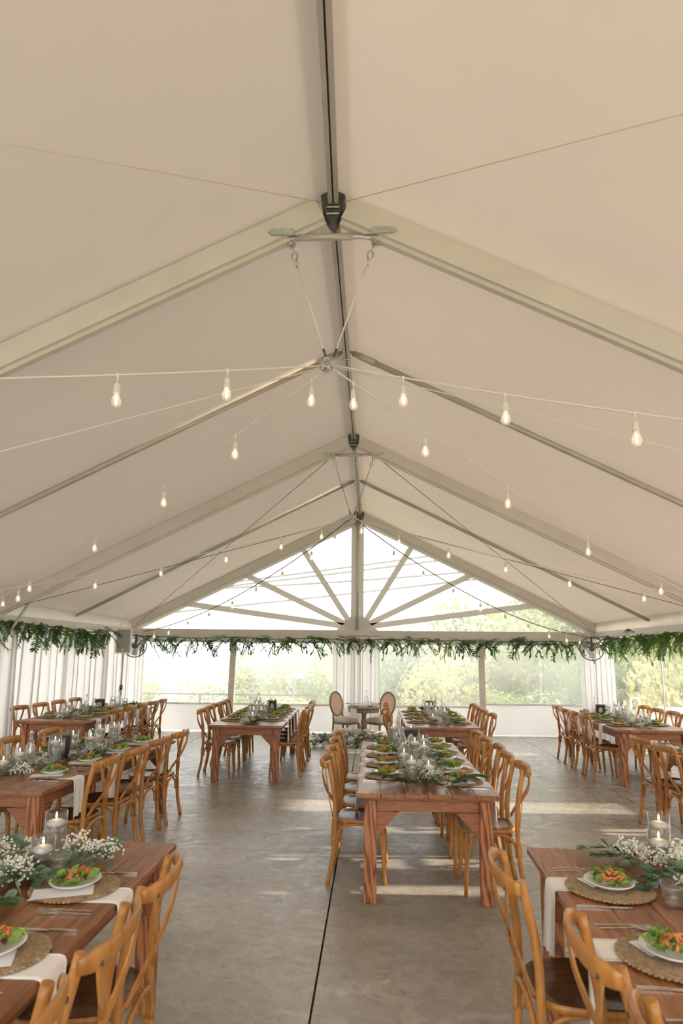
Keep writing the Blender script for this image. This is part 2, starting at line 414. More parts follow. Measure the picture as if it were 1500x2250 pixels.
# ------------------------------------------------------------------ setting: floor
XL, XR, RX = -5.34, 4.78, -0.28          # tent sides and ridge line
Y0, YB = -3.5, 14.33                     # open end behind the camera, gable wall
ZE, ZR = 2.165, 4.66                     # rafter underside at eave and apex
fl = MB().box(-7.2, -4, -0.25, 6.6, 15.2, -0.02).obj('floor', 'joint')
struct(fl, 'smooth grey brown concrete slab floor with dark saw cut joints', 'floor')
gx = [-7.2, -3.47, -0.29, 3.09, 6.6]; gy = [-4, 3.05, 6.0, 8.95, 11.85, 15.2]
g = 0.006
for i in range(4):
    for j in range(5):
        MB().box(gx[i] + g, gy[j] + 0.0022, -0.1, gx[i + 1] - g, gy[j + 1] - 0.0022, 0.0).obj('floor_slab', 'concrete', fl)

# ------------------------------------------------------------------ tent roof
def roof_z(x, off=0.0):
    h = ZR + 0.235 + off; e = ZE + 0.235 + off
    return lerp(h, e, (RX - x) / (RX - XL)) if x < RX else lerp(h, e, (x - RX) / (XR - RX))
ce = bpy.data.objects.new('ceiling', None); C.objects.link(ce)
struct(ce, 'cream translucent fabric tent roof over aluminium rafters', 'tent roof')
RY = [Y0, 4.05, 9.07, YB]
RE = [Y0, 4.05, 9.07, YB + 0.25]
for b in range(3):
    for X in (XL - 0.12, XR + 0.12):
        m = MB(); nu, nv = 16, 10; vs = []; fs = []
        for i in range(nu + 1):
            for j in range(nv + 1):
                x = lerp(RX, X, i / nu); y = lerp(RE[b], RE[b + 1], j / nv)
                sag = -0.035 * math.sin(PI * i / nu) * math.sin(PI * j / nv) + 0.006 * math.sin(i * 1.9 + j * 1.3)
                vs.append((x, y, roof_z(x) + sag * (0 if j in (0, nv) else 1)))
        for i in range(nu):
            for j in range(nv):
                fs.append((i * (nv + 1) + j, i * (nv + 1) + j + 1, (i + 1) * (nv + 1) + j + 1, (i + 1) * (nv + 1) + j))
        m.add(vs, fs, True).obj('roof_panel', 'roof_fabric', ce)

# rafters: box profile with a lower lip, one per side, joined by a ridge bracket
def rafter_side(y, X, name, parent, depth=0.19, half=0.055):
    ang = math.atan2(ZR - ZE, abs(X - RX)); L = math.hypot(ZR - ZE, X - RX)
    sgn = 1 if X > RX else -1
    # profile in (y offset, height above underside)
    prof = [(-half, 0.03), (-half, depth), (half, depth), (half, 0.03), (half * 0.45, 0.03), (half * 0.45, 0.0), (-half * 0.45, 0.0), (-half * 0.45, 0.03)]
    vs = []
    for d in (0.05, L):
        for a, h in prof:
            px = d * math.cos(ang) + h * math.sin(ang); pz = -d * math.sin(ang) + h * math.cos(ang)
            vs.append((RX + sgn * px, y + a, ZR + pz))
    n = len(prof); fs = [tuple(range(n)), tuple(reversed(range(n, 2 * n)))]
    for i in range(n):
        j = (i + 1) % n; fs.append((i, i + n, j + n, j))
    return MB().add(vs, fs).obj(name, 'rafter_paint', parent)
def apex_bracket(y, parent):
    m = MB().prism([(RX - 0.085, ZR + 0.17), (RX - 0.07, ZR + 0.07), (RX - 0.032, ZR - 0.005), (RX, ZR - 0.03), (RX + 0.032, ZR - 0.005), (RX + 0.07, ZR + 0.07), (RX + 0.085, ZR + 0.17), (RX, ZR + 0.22)], y - 0.062, y + 0.062)
    br = m.obj('ridge_bracket', 'dark_steel', parent)
    for k, zz in enumerate((0.02, 0.07)):
        MB().tube([(RX - 0.045, y - 0.072, ZR + zz), (RX + 0.045, y - 0.072, ZR + zz)], 0.007, 8).obj('clamp_bolt', 'steel', br)
    return br
def spreader(y, parent):
    zb = ZR - 0.115
    MB().tube([(RX - 0.24, y - 0.01, zb), (RX + 0.14, y - 0.01, zb)], 0.024, 12).obj('spreader_sleeve', 'aluminium', parent)
    MB().tube([(RX - 0.34, y - 0.01, zb), (RX + 0.34, y - 0.01, zb)], 0.018, 12).obj('spreader_tube', 'steel', parent)
    for s in (-1, 1):
        p = MB().prism([(RX + s * 0.27, zb - 0.02), (RX + s * 0.42, zb - 0.012), (RX + s * 0.445, zb + 0.006), (RX + s * 0.42, zb + 0.03), (RX + s * 0.27, zb + 0.03)], y - 0.072, y - 0.060).obj('spreader_plate', 'galvanised', parent)
        MB().prism([(RX + s * 0.27, zb - 0.02), (RX + s * 0.42, zb - 0.012), (RX + s * 0.445, zb + 0.006), (RX + s * 0.42, zb + 0.03), (RX + s * 0.27, zb + 0.03)], y + 0.060, y + 0.072).obj('spreader_plate', 'galvanised', parent)
        MB().tube([(RX + s * 0.41, y - 0.09, zb + 0.008), (RX + s * 0.41, y + 0.09, zb + 0.008)], 0.006, 6).obj('lock_pin', 'steel', p)
def ring(m, c, r, t, ax):
    pts = []
    for k in range(13):
        a = 2 * PI * k / 12
        u, w = ((1, 0, 0), (0, 0, 1)) if ax == 0 else ((0, 1, 0), (0, 0, 1))
        pts.append(Vector(c) + Vector(u) * r * 0.62 * math.cos(a) + Vector(w) * r * math.sin(a))
    m.tube(pts, t, 6, cap=False)
HUBS = {}
rlabels = {Y0: 'aluminium tent rafter behind the camera end', 4.05: 'wide cream rafter pair overhead carrying the larger spreader bar', 9.07: 'cream rafter pair halfway down the tent with smaller looking spreader', YB: 'cream gable rafter pair framing the clear triangular end panel'}
for y in RY:
    r = thing('tent_rafter', rlabels[y], 'rafter', (0, 0, 0), 0, 'main tent rafters')
    for X in (XL, XR): rafter_side(y, X, 'rafter_beam', r)
    apex_bracket(y, r)
    if y in (4.05, 9.07): spreader(y, r)
    for X in (XL, XR):
        if y == YB: continue
        sx = 1 if X > 0 else -1
        MB().box(X + sx * 0.02, y - 0.06, 0, X + sx * 0.14, y + 0.06, ZE + 0.12).obj('post', 'rafter_paint', r)
        MB().tube([(X + sx * 0.02, y, ZE - 0.55), (X - sx * 0.42, y, ZE + 0.19)], 0.022, 8).obj('knee_brace', 'galvanised', r)
# ridge beam: one extrusion per bay
for b, lab in enumerate(('ridge beam segment closest overhead running out of the picture top', 'ridge beam segment between the two spreader bars', 'ridge beam segment meeting the clear gable end')):
    rb = thing('ridge_beam', lab, 'beam', (0, 0, 0), 0, 'ridge beam segments')
    a, e = RY[b] + 0.06, RY[b + 1] - 0.06; zc = ZR + 0.14
    MB().box(RX - 0.036, a, zc - 0.035, RX - 0.006, e, zc + 0.05).obj('rail', 'aluminium', rb)
    MB().box(RX + 0.006, a, zc - 0.035, RX + 0.036, e, zc + 0.05).obj('rail', 'aluminium', rb)
    MB().box(RX - 0.006, a, zc - 0.022, RX + 0.006, e, zc + 0.05).obj('slot', 'dark_steel', rb)
    if b == 0:      # this length is set slightly askew at the bracket
        th_ = 0.028; pv = Vector((RX, 4.05, 0)); rb.rotation_euler.z = th_; rb.location = pv - Matrix.Rotation(th_, 3, 'Z') @ pv
# intermediate purlin tubes
for y, lab in ((6.35, 'round grey purlin tube pair between the spreader bars'), (11.5, 'round grey purlin tube pair closest to the gable wall')):
    pr = thing('purlin', lab, 'purlin', (0, 0, 0), 0, 'round purlins')
    for X in (XL, XR):
        s = 1 if X > 0 else -1
        A = Vector((RX + s * 0.07, y, ZR + 0.15)); B = Vector((X, y, ZE + 0.15))
        MB().tube([A, B], 0.030, 12).obj('tube', 'aluminium', pr)
        d = (B - A).normalized()
        sl = MB().tube([A + d * 0.06, A + d * 0.26], 0.036, 12).obj('sleeve', 'aluminium', pr)
        MB().tube([A - d * 0.05, A + d * 0.08], 0.016, 8).obj('tongue', 'galvanised', sl)
    MB().tube([(RX - 0.05, y, ZR + 0.08), (RX + 0.05, y, ZR + 0.08)], 0.010, 6).obj('clamp_pin', 'steel', pr)
# eave rails along both sides
for X, lab in ((XL, 'aluminium eave rail along the draped side'), (XR, 'aluminium eave rail along the clear panelled side')):
    s = 1 if X > 0 else -1
    e = thing('eave_rail', lab, 'rail', (0, 0, 0))
    MB().bbox(X - 0.02, Y0, ZE - 0.10, X + 0.08, YB, ZE + 0.03).obj('rail', 'rafter_paint', e)
    MB().box(X + s * 0.03, Y0, ZE + 0.03, X + s * 0.045, YB, ZE + 0.25).obj('valance', 'white_vinyl', e)
# bracing cables
def cable(name, pts, r, mat, label, group=None):
    o = MB().tube(pts, r, 6).obj(name, mat); return tag(o, label, 'cable', group)
cable('bracing_cable', [(RX - 0.06, 4.0, ZR + 0.12), (XL + 0.1, -0.75, ZE + 0.2)], 0.0032, 'cable', 'thin bracing cable crossing the roof from the large bracket to upper left', 'roof bracing cables')
cable('bracing_cable', [(RX + 0.06, 4.0, ZR + 0.12), (XR - 0.1, -0.75, ZE + 0.2)], 0.0032, 'cable', 'thin bracing cable crossing the roof from the large bracket to upper right', 'roof bracing cables')
cable('bracing_cable', [(RX - 0.06, 9.1, ZR + 0.1), (XL + 0.12, YB - 0.15, ZE + 0.10)], 0.005, 'grey_cable', 'dark bracing cable from the far bracket down to the speaker corner', 'roof bracing cables')
cable('bracing_cable', [(RX + 0.06, 9.1, ZR + 0.1), (XR - 0.12, YB - 0.15, ZE + 0.10)], 0.005, 'grey_cable', 'dark bracing cable from the far bracket down to the exposed fan corner', 'roof bracing cables')
# hanging hubs with chains and cables
for y, lab, mt in ((4.05, 'steel ring hub hung on two cables below the larger spreader', 'cord'), (9.07, 'steel ring hub hung on two cables below the farther spreader', 'grey_cable')):
    hb = thing('cable_hub', lab, 'cable hub', (0, 0, 0), 0, 'hanging cable hubs')
    hz = 3.60; HUBS[y] = Vector((RX - 0.01, y, hz))
    for s in (-1, 1):
        top = Vector((RX + s * 0.30, y - 0.02, ZR - 0.14)); bot = HUBS[y] + Vector((s * 0.035, 0, 0.09)); d = (bot - top).normalized()
        m = MB()
        for k in range(4): ring(m, top + d * (0.03 + 0.05 * k), 0.032, 0.006, k % 2)
        m.obj('chain', 'steel', hb)
        MB().tube([top + d * 0.22, bot], 0.005 if mt == 'cord' else 0.004, 6).obj('suspension_cable', mt, hb)
        MB().tube([bot + d * -0.03, bot + d * 0.03], 0.008, 6).obj('swage', 'dark_steel', hb)
    m = MB()
    for k in range(5): ring(m, HUBS[y] + Vector((rnd(-0.05, 0.05), rnd(-0.03, 0.03), rnd(-0.02, 0.03))), 0.035, 0.006, k % 2)
    m.obj('ring_cluster', 'steel', hb)
    for s, X in ((-1, XL), (1, XR)):
        MB().tube([HUBS[y], (X, y, ZE + 0.08)], 0.0045, 6).obj('tie_cable', mt, hb)

# ------------------------------------------------------------------ string lights
socket_m = MB().lathe([(0.0, -0.0), (0.013, -0.002), (0.017, -0.012), (0.018, -0.045), (0.021, -0.05), (0.020, -0.062), (0.0, -0.064)], 12).mesh('bulb_socket', 'cord')
bulb_prof = [(0.013, -0.06), (0.016, -0.07), (0.026, -0.095), (0.029, -0.112), (0.026, -0.130), (0.015, -0.143), (0.0, -0.147)]
bulb_m = MB().lathe(bulb_prof, 12).mesh('bulb', 'bulb_glass')
fil_m = MB().lathe([(0.0, -0.072), (0.006, -0.078), (0.0085, -0.10), (0.007, -0.122), (0.0, -0.128)], 8).mesh('filament', 'filament')
clip_m = MB().lathe([(0.0, 0.012), (0.012, 0.008), (0.009, -0.008), (0.004, -0.02), (0.0035, -0.055), (0.0, -0.056)], 8).mesh('hanger', 'cord')
def strand(A, B, sag, ts, label, r=0.006, mat='cord', n=26):
    A = Vector(A); B = Vector(B)
    def P(t):
        p = A.lerp(B, t); p.z -= sag * 4 * t * (1 - t); return p
    st = thing('string_light', label, 'string lights', (0, 0, 0), 0, 'cafe string lights')
    MB().tube([P(k / n) for k in range(n + 1)], r, 6).obj('cord', mat, st)
    for t in ts:
        p = P(t)
        so = link('bulb_socket', socket_m, st, p + Vector((0, 0, -0.05)))
        link('hanger', clip_m, so, (0, 0, 0.05)); link('bulb', bulb_m, so); link('filament', fil_m, so)
h1, h2 = HUBS[4.05], HUBS[9.07]
o = Vector
strand(h1 + o((-0.03, 0, 0)), (XL, 1.15, 2.3), 0.08, [0.115, 0.225, 0.335, 0.445], 'string light cord running level to the left from the nearer hub')
strand(h1 + o((0.03, 0, 0)), (XR, 2.6, 2.3), 0.10, [0.09, 0.21, 0.345, 0.47], 'string light cord running out right from the nearer hub')
strand(h1 + o((-0.03, 0.02, -0.02)), (XL, 8.95, 2.42), 0.06, [0.02, 0.15, 0.31, 0.52, 0.80, 0.95], 'string light cord descending from nearer hub toward the draped side')
strand(h1 + o((0.03, 0.02, -0.02)), (XR, 8.95, 2.30), 0.12, [0.025, 0.13, 0.28, 0.47, 0.70, 0.92], 'string light cord descending from nearer hub toward the clear panelled side')
strand(h2 + o((-0.03, 0, 0)), (XL, 7.9, 2.35), 0.10, [0.08, 0.19, 0.335, 0.50, 0.66, 0.84], 'string light cord spanning left from the farther hub', 0.007)
strand(h2 + o((0.03, 0, 0)), (XR, 8.4, 2.35), 0.10, [0.02, 0.125, 0.26, 0.41, 0.57, 0.75, 0.92], 'string light cord spanning right from the farther hub', 0.007)
strand(h2 + o((-0.03, 0.02, 0)), (XL + 0.3, YB - 0.15, 2.12), 0.28, [0.05, 0.13, 0.24, 0.35, 0.46, 0.58, 0.70, 0.82, 0.92], 'string light cord sloping to the speaker corner before the gable', 0.009, 'grey_cable')
strand(h2 + o((0.03, 0.02, 0)), (XR - 0.2, YB - 0.15, 2.10), 0.32, [0.12, 0.22, 0.33, 0.44, 0.55, 0.66, 0.77, 0.87, 0.95], 'string light cord sloping to the exposed fan corner before the gable', 0.009, 'grey_cable')
strand((1.5, YB - 0.16, 1.97), (XR - 0.2, YB - 0.16, 2.02), 0.05, [0.1, 0.3, 0.5, 0.68, 0.85], 'string light cord tucked along the garland of the gable beam', 0.004)

# ------------------------------------------------------------------ gable wall
gw = bpy.data.objects.new('wall_back', None); C.objects.link(gw)
struct(gw, 'gable end wall of white vinyl skirt, clear panes and sunburst gable panel', 'wall')
yw = YB
MB().bbox(XL - 0.05, yw - 0.06, 2.03, XR + 0.05, yw + 0.06, 2.19).obj('gable_beam', 'rafter_paint', gw)
MB().box(XL, yw + 0.03, 1.90, XR, yw + 0.045, 2.04).obj('valance', 'white_vinyl', gw)
def gz(x): return lerp(ZR, ZE, (RX - x) / (RX - XL)) if x < RX else lerp(ZR, ZE, (x - RX) / (XR - RX))
gx0 = -0.335
MB().box(gx0 - 0.14, yw + 0.03, 2.15, gx0 - 0.045, yw + 0.045, gz(gx0) + 0.05).obj('mullion_band', 'white_vinyl', gw)
MB().box(gx0 + 0.045, yw + 0.03, 2.15, gx0 + 0.14, yw + 0.045, gz(gx0) + 0.05).obj('mullion_band', 'white_vinyl', gw)
MB().box(gx0 - 0.05, yw + 0.05, 2.15, gx0 + 0.05, yw + 0.06, gz(gx0)).obj('mullion_backing', 'white_vinyl', gw)
MB().tube([(gx0, yw - 0.02, 2.1), (gx0, yw - 0.02, gz(gx0) + 0.1)], 0.032, 12).obj('gable_post', 'aluminium', gw)
tips = [(-1.64, 4.11), (-2.92, 3.44), (-4.22, 2.76), (0.90, 4.10), (2.20, 3.44), (3.46, 2.76)]
for tx, tz in tips:
    b0 = Vector((gx0 + (0.1 if tx > 0 else -0.1), yw, 2.26)); b1 = Vector((tx, yw, tz)); d = (b1 - b0).normalized(); nn = Vector((-d.z, 0, d.x)) * 0.062
    b1 = b1 + d * 0.12
    MB().prism([((b0 - nn).x, (b0 - nn).z), ((b1 - nn).x, (b1 - nn).z), ((b1 + nn).x, (b1 + nn).z), ((b0 + nn).x, (b0 + nn).z)], yw + 0.028, yw + 0.042).obj('sunburst_band', 'white_vinyl', gw)
MB().prism([(gx0 - 0.52, 2.15), (gx0 + 0.52, 2.15), (gx0 + 0.28, 2.34), (gx0 + 0.14, 2.50), (gx0 - 0.14, 2.50), (gx0 - 0.28, 2.34)], yw + 0.026, yw + 0.044).obj('sunburst_hub', 'white_vinyl', gw)
for s, X in ((-1, XL), (1, XR)):
    MB().prism([(RX, ZR + 0.245), (X, ZE + 0.245), (X, ZE - 0.06), (RX, ZR - 0.07)], yw + 0.058, yw + 0.07).obj('gable_border', 'white_vinyl', gw)
# clear gable panes, a sector between each pair of bands
def sector(p):
    MB().prism(p, yw + 0.034, yw + 0.036).obj('gable_pane', 'clear_vinyl', gw)
hx, hz = gx0, 2.2
for s in (-1, 1):
    X = XL if s < 0 else XR
    tp = [t for t in tips if (t[0] < gx0) == (s < 0)]
    chain = [(gx0, gz(gx0))] + tp + [(X, ZE)]
    for a, b in zip(chain[:-1], chain[1:]): sector([(hx, hz), a, b])
    sector([(hx, hz), (X, ZE), (X, hz - 0.1), (hx, hz - 0.1)])
# skirt
def wavy_sheet(P, Q, z0, z1, amp, waves, nz=6, nu=60, ph=0.0, name='sheet', mat='drape', parent=None, flare=0.0, irregular=0.35, lap=0.0):
    P = Vector(P); Q = Vector(Q); d = (Q - P); L = d.length; d.normalize(); nrm = Vector((-d.y, d.x, 0))
    offs = []
    for i in range(nu + 1):
        u = i / nu
        offs.append(math.sin(2 * PI * waves * u + ph) * (1 - irregular) + irregular * math.sin(2 * PI * waves * 0.43 * u + ph * 2.1 + 1) + 0.25 * irregular * math.sin(2 * PI * waves * 1.9 * u + 2))
    vs = []; fs = []
    for j in range(nz + 1):
        w = j / nz; z = lerp(z0, z1, w)
        for i in range(nu + 1):
            u = i / nu; a = amp * (1.0 + flare * (1 - w)) * offs[i] + 0.15 * amp * math.sin(3 * w + i * 0.31)
            p = P + d * (L * u + lap * (L / waves) * math.sin(4 * PI * waves * u + 2 * ph) * (1 + 0.3 * flare * (1 - w))) + nrm * a
            vs.append((p.x, p.y, z))
    for j in range(nz):
        for i in range(nu): fs.append((j * (nu + 1) + i, j * (nu + 1) + i + 1, (j + 1) * (nu + 1) + i + 1, (j + 1) * (nu + 1) + i))
    return MB().add(vs, fs, True).obj(name, mat, parent)
panes = [(XL, -3.07), (-3.07, gx0), (gx0, 2.36), (2.36, XR)]
for k, (a, b) in enumerate(panes):
    wavy_sheet((a, yw + 0.05, 0), (b, yw + 0.05, 0), 0.02, 0.60 + (0.07 if k == 3 else 0), 0.025, 1.3, 8, 30, k, 'skirt_panel', 'skirt_vinyl', gw, 0.8)
wnames = ['clear vinyl window beside the speaker corner drape', 'clear vinyl window between slanted post and centre drape', 'clear vinyl window between centre drape and straight post', 'clear vinyl window beside the exposed fan']
for k, (a, b) in enumerate(panes):
    w = bpy.data.objects.new('window_%d' % (k + 1), None); C.objects.link(w); struct(w, wnames[k], 'window')
    mid = [-4.41, -1.717, 1.04, 3.62][k]
    zb = 0.58 + (0.07 if k == 3 else 0)
    for p, q in ((a, mid), (mid, b)):
        MB().box(p, yw + 0.055, zb, q, yw + 0.057, 1.93).obj('pane', 'clear_vinyl', w)
    MB().box(mid - 0.02, yw + 0.052, zb, mid + 0.02, yw + 0.060, 1.93).obj('seam', 'clear_vinyl', w)
    MB().box(a, yw + 0.045, zb - 0.015, b, yw + 0.062, zb + 0.02).obj('hem', 'white_vinyl', w)
for px, lean, lab in ((-3.07, -0.02, 'slanting grey post standing against the gable wall'), (2.355, 0.0, 'upright grey post with bolt holes against the gable wall')):
    o_ = MB().add([(px - 0.065 + lean, yw - 0.02, 0), (px + 0.065 + lean, yw - 0.02, 0), (px + 0.065 + lean, yw + 0.06, 0), (px - 0.065 + lean, yw + 0.06, 0), (px - 0.065 - lean, yw - 0.02, 2.05), (px + 0.065 - lean, yw - 0.02, 2.05), (px + 0.065 - lean, yw + 0.06, 2.05), (px - 0.065 - lean, yw + 0.06, 2.05)], [(0, 3, 2, 1), (4, 5, 6, 7), (0, 1, 5, 4), (1, 2, 6, 5), (2, 3, 7, 6), (3, 0, 4, 7)]).obj('wall_post', 'rafter_paint')
    tag(o_, lab, 'post', 'gable wall posts')
    for k in range(5): MB().tube([(px, yw - 0.024, 0.7 + 0.25 * k), (px, yw - 0.012, 0.7 + 0.25 * k)], 0.009, 6).obj('bolt_hole', 'dark_steel', o_)

# ------------------------------------------------------------------ side walls
wl = bpy.data.objects.new('wall_left', None); C.objects.link(wl); struct(wl, 'white vinyl side wall behind the long white drapes', 'wall')
for k in range(6):
    a = Y0 + k * (YB - Y0) / 6
    wavy_sheet((XL - 0.10, a, 0), (XL - 0.10, a + (YB - Y0) / 6, 0), 0.02, 2.2, 0.012, 2, 4, 16, k, 'wall_panel', 'side_vinyl', wl)
wr = bpy.data.objects.new('wall_right', None); C.objects.link(wr); struct(wr, 'clear vinyl side wall with white skirt and hanging seams', 'wall')
yy = [Y0, 1.6, 4.2, 6.8, 9.3, 11.35, YB]
for k in range(6):
    a, b = yy[k], yy[k + 1]
    wavy_sheet((XR + 0.10, a, 0), (XR + 0.10, b, 0), 0.02, 0.72, 0.012, 2, 4, 16, k, 'skirt_panel', 'skirt_vinyl', wr)
    wavy_sheet((XR + 0.10, a, 0), (XR + 0.10, b, 0), 0.70, 2.2, 0.03, 5.0, 6, 60, k, 'clear_panel', 'streaky_vinyl' if k == 4 else 'clean_vinyl', wr, -0.3)
    if k < 5: MB().tube([(XR + 0.085, b - 0.02, 0.05), (XR + 0.075, b - 0.05, 1.1), (XR + 0.08, b - 0.03, 2.15)], 0.016, 6).obj('laced_seam', 'white_vinyl', wr)

# drapes
def drape(P, Q, label, waves, amp=0.045, z0=0.03, z1=2.06, ph=0.0, nu=None, group='white drapes'):
    o_ = thing('drape', label, 'curtain', (0, 0, 0), 0, group)
    wavy_sheet(P, Q, z0, z1, amp, waves, 8, nu or int(waves * 16), ph, 'cloth', 'drape', o_, 0.5, 0.35, 0.14)
    MB().tube([(P[0], P[1], z1 + 0.01), (Q[0], Q[1], z1 + 0.01)], 0.014, 8).obj('drape_rod', 'steel', o_)
    return o_
dl = ['white drape beside the speaker corner on the side wall', 'white side wall drape behind the far table under the garland', 'white side wall drape behind the dark table edge', 'white side wall drape closest to the picture edge', 'white side wall drape alongside the camera position']
ends = [14.15, 12.6, 11.0, 9.3, 6.5, 2.0]
for k in range(5):
    drape((XL + 0.10, ends[k] + 0.06, 0), (XL + 0.10, ends[k + 1] - 0.06, 0), dl[k], 7 if k < 3 else 10, 0.075, ph=k * 1.7)
drape((XL + 0.10, YB - 0.07, 0), (-5.02, YB - 0.07, 0), 'narrow white corner drape behind the pole mounted speaker', 3, 0.035, ph=0.4)
drape((-0.86, YB - 0.07, 0), (gx0 - 0.06, YB - 0.07, 0), 'white centre drape panel behind the oval chair with its back to the railing', 3, 0.04, ph=0.9)
drape((gx0 + 0.05, YB - 0.07, 0), (0.16, YB - 0.07, 0), 'white centre drape panel behind the oval chair beside the bottle', 2.5, 0.035, ph=2.0)
drape((gx0 - 0.09, YB - 0.10, 0), (gx0 + 0.10, YB - 0.10, 0), 'narrow beige fold of drape between the two centre panels', 1.5, 0.03, ph=2.6)
drape((4.43, YB - 0.07, 0), (XR + 0.04, YB - 0.07, 0), 'white corner drape below the exposed wall fan', 3, 0.035, ph=1.2)
drape((XR - 0.03, YB + 0.0, 0), (XR - 0.03, 13.2, 0), 'white side drape folded back beside the clear side panel', 4, 0.045, ph=0.2)
# added drapes out of view on the clear side; gaps shape the sun stripes
dr = [(9.75, 8.25), (7.72, 7.12), (6.92, 6.12), (5.82, 5.42), (5.22, 1.0), (0.6, -3.2)]
dlr = ['white drape on the clear side wall beyond the picture edge beside the far table', 'white drape on the clear side wall behind the middle table end', 'white drape on the clear side wall behind the middle table', 'narrow white drape on the clear side wall out of view', 'wide white drape on the clear side wall near the camera', 'white drape at the open end of the clear side wall']
for (a, b), lab in zip(dr, dlr):
    drape((XR - 0.0, a, 0), (XR - 0.0, b, 0), lab, max(2.5, (a - b) * 3.5), 0.04, ph=a)

# ------------------------------------------------------------------ foliage kits
def leaf_vs(L, W, cup=0.15, n=3):
    # pointed leaf in xy plane, base at origin, tip at +y, folded along the midrib
    rows = [(0, 0), (0.3, 0.9), (0.6, 1.0), (0.85, 0.55), (1, 0)]
    vs = [(0, 0, 0)]
    for t, w in rows[1:-1]:
        vs += [(-W * w / 2, L * t, cup * W * w), (0, L * t, 0.02 * L), (W * w / 2, L * t, cup * W * w)]
    vs.append((0, L, -0.05 * L)); k = len(vs) - 1
    fs = [(0, 2, 1), (0, 3, 2)]
    for r in range(2):
        a = 1 + r * 3; b = a + 3
        fs += [(a, a + 1, b + 1, b), (a + 1, a + 2, b + 2, b + 1)]
    fs += [(7, 8, k), (8, 9, k)]
    return vs, fs
def aim(p, d, roll=0.0, s=1.0):
    q = Vector(d).to_track_quat('Y', 'Z') @ Quaternion((0, 1, 0), roll)
    return Matrix.LocRotScale(Vector(p), q, Vector((s, s, s)))
def rdir(up=0.0, spread=1.0):
    v = Vector((random.gauss(0, 1), random.gauss(0, 1), random.gauss(0, 1) * spread + up)); return v.normalized()
def ruscus_spray(L, pairs, droop):
    m = MB(); lv, lf = leaf_vs(0.075, 0.022)
    pts = []
    for k in range(9):
        t = k / 8; pts.append(Vector((0.02 * math.sin(3 * t), L * t * (1 - droop * t * 0.6), -droop * L * t * t)))
    m.tube(pts, [0.0025] * 8 + [0.001], 4)
    for k in range(pairs):
        t = 0.12 + 0.86 * k / pairs; i = min(7, int(t * 8)); p = pts[i].lerp(pts[i + 1], t * 8 - i); d = (pts[i + 1] - pts[i]).normalized()
        for s in (-1, 1):
            dd = (d * 0.75 + Vector((s * 0.8, 0, 0)) + Vector((0, 0, rnd(-0.25, 0.3)))).normalized()
            m.add(lv, lf, False, aim(p, dd, rnd(-0.6, 0.6), rnd(0.75, 1.15)))
    return m.mesh('leaf_spray', 'ruscus')
def feather_spray(L, n, droop):
    m = MB()
    for k in range(n):
        t = rnd(0.02, 1); base = Vector((0, L * t * (1 - 0.5 * droop * t), -droop * L * t * t))
        d = Vector((rnd(-1, 1), rnd(0.1, 1.1), rnd(-0.9, 0.35))).normalized(); ln = rnd(0.05, 0.11) * (1.15 - 0.6 * t)
        side = d.cross(Vector((0, 0, 1))).normalized() * 0.004
        tip = base + d * ln + Vector((0, 0, -0.02)); m.add([base - side, base + side, tip], [(0, 1, 2)])
    return m.mesh('fern_spray', 'feather_fern')
RUS = [ruscus_spray(0.42, 11, 0.2), ruscus_spray(0.34, 9, 0.55), ruscus_spray(0.5, 13, 0.4)]
FEA = [feather_spray(0.34, 150, 0.5), feather_spray(0.40, 170, 0.8)]
def eave_garland(A, B, label, n, inward, drop, fern_share, heavy=1.0):
    A = Vector(A); B = Vector(B); gl = thing('garland', label, 'garland', (0, 0, 0), 0, 'leafy eave garlands')
    d = (B - A).normalized()
    pts = [A.lerp(B, k / 40) + Vector((0, 0, 0.012 * math.sin(k * 0.9))) for k in range(41)]
    MB().tube(pts, 0.012, 6).obj('vine', 'stem', gl)
    inw = Vector(inward)
    for k in range(n):
        p = A.lerp(B, (k + rnd(0.1, 0.9)) / n) + inw * rnd(0, 0.08) + Vector((0, 0, rnd(-0.06, 0.05)))
        fern = random.random() < fern_share
        dr_ = d * random.choice((-1, 1)) * rnd(0.5, 1.2) + inw * rnd(-0.1, 0.5) + Vector((0, 0, rnd(-0.9 * drop, 0.25)))
        me = random.choice(FEA if fern else RUS)
        q = dr_.normalized().to_track_quat('Y', 'Z') @ Quaternion((0, 1, 0), rnd(-0.8, 0.8))
        o_ = link('fern_spray' if fern else 'leaf_spray', me, gl, p, None, rnd(0.75, 1.15) * heavy); o_.rotation_mode = 'QUATERNION'; o_.rotation_quaternion = q
    return gl
def hang_sprays(gl, spots, s=1.0):
    for x, y, z in spots:
        q = Vector((rnd(-0.25, 0.25), rnd(-0.25, 0.1), -1)).normalized().to_track_quat('Y', 'X')
        o_ = link('leaf_spray', random.choice(RUS), gl, (x, y, z), None, s); o_.rotation_mode = 'QUATERNION'; o_.rotation_quaternion = q
gb = eave_garland((XL + 0.2, YB - 0.12, 2.0), (XR - 0.1, YB - 0.12, 1.98), 'leafy green garland along the gable beam above the clear windows', 230, (0, -1, 0), 1.2, 0.25, 1.12)
hang_sprays(gb, [(-4.4, YB - 0.2, 1.95), (-4.3, YB - 0.2, 1.9), (-4.5, YB - 0.2, 1.98), (-2.75, YB - 0.2, 1.95), (-2.1, YB - 0.2, 1.95), (-1.85, YB - 0.2, 1.93), (-0.45, YB - 0.2, 1.98), (-0.2, YB - 0.2, 1.98), (2.3, YB - 0.2, 1.97), (0.9, YB - 0.2, 1.95), (1.7, YB - 0.2, 1.95)], 0.85)
gl_ = eave_garland((XL + 0.12, 7.6, 2.10), (XL + 0.15, 12.75, 2.03), 'leafy green garland draped along the side wall drapes', 125, (1, 0, 0), 1.0, 0.45, 1.05)
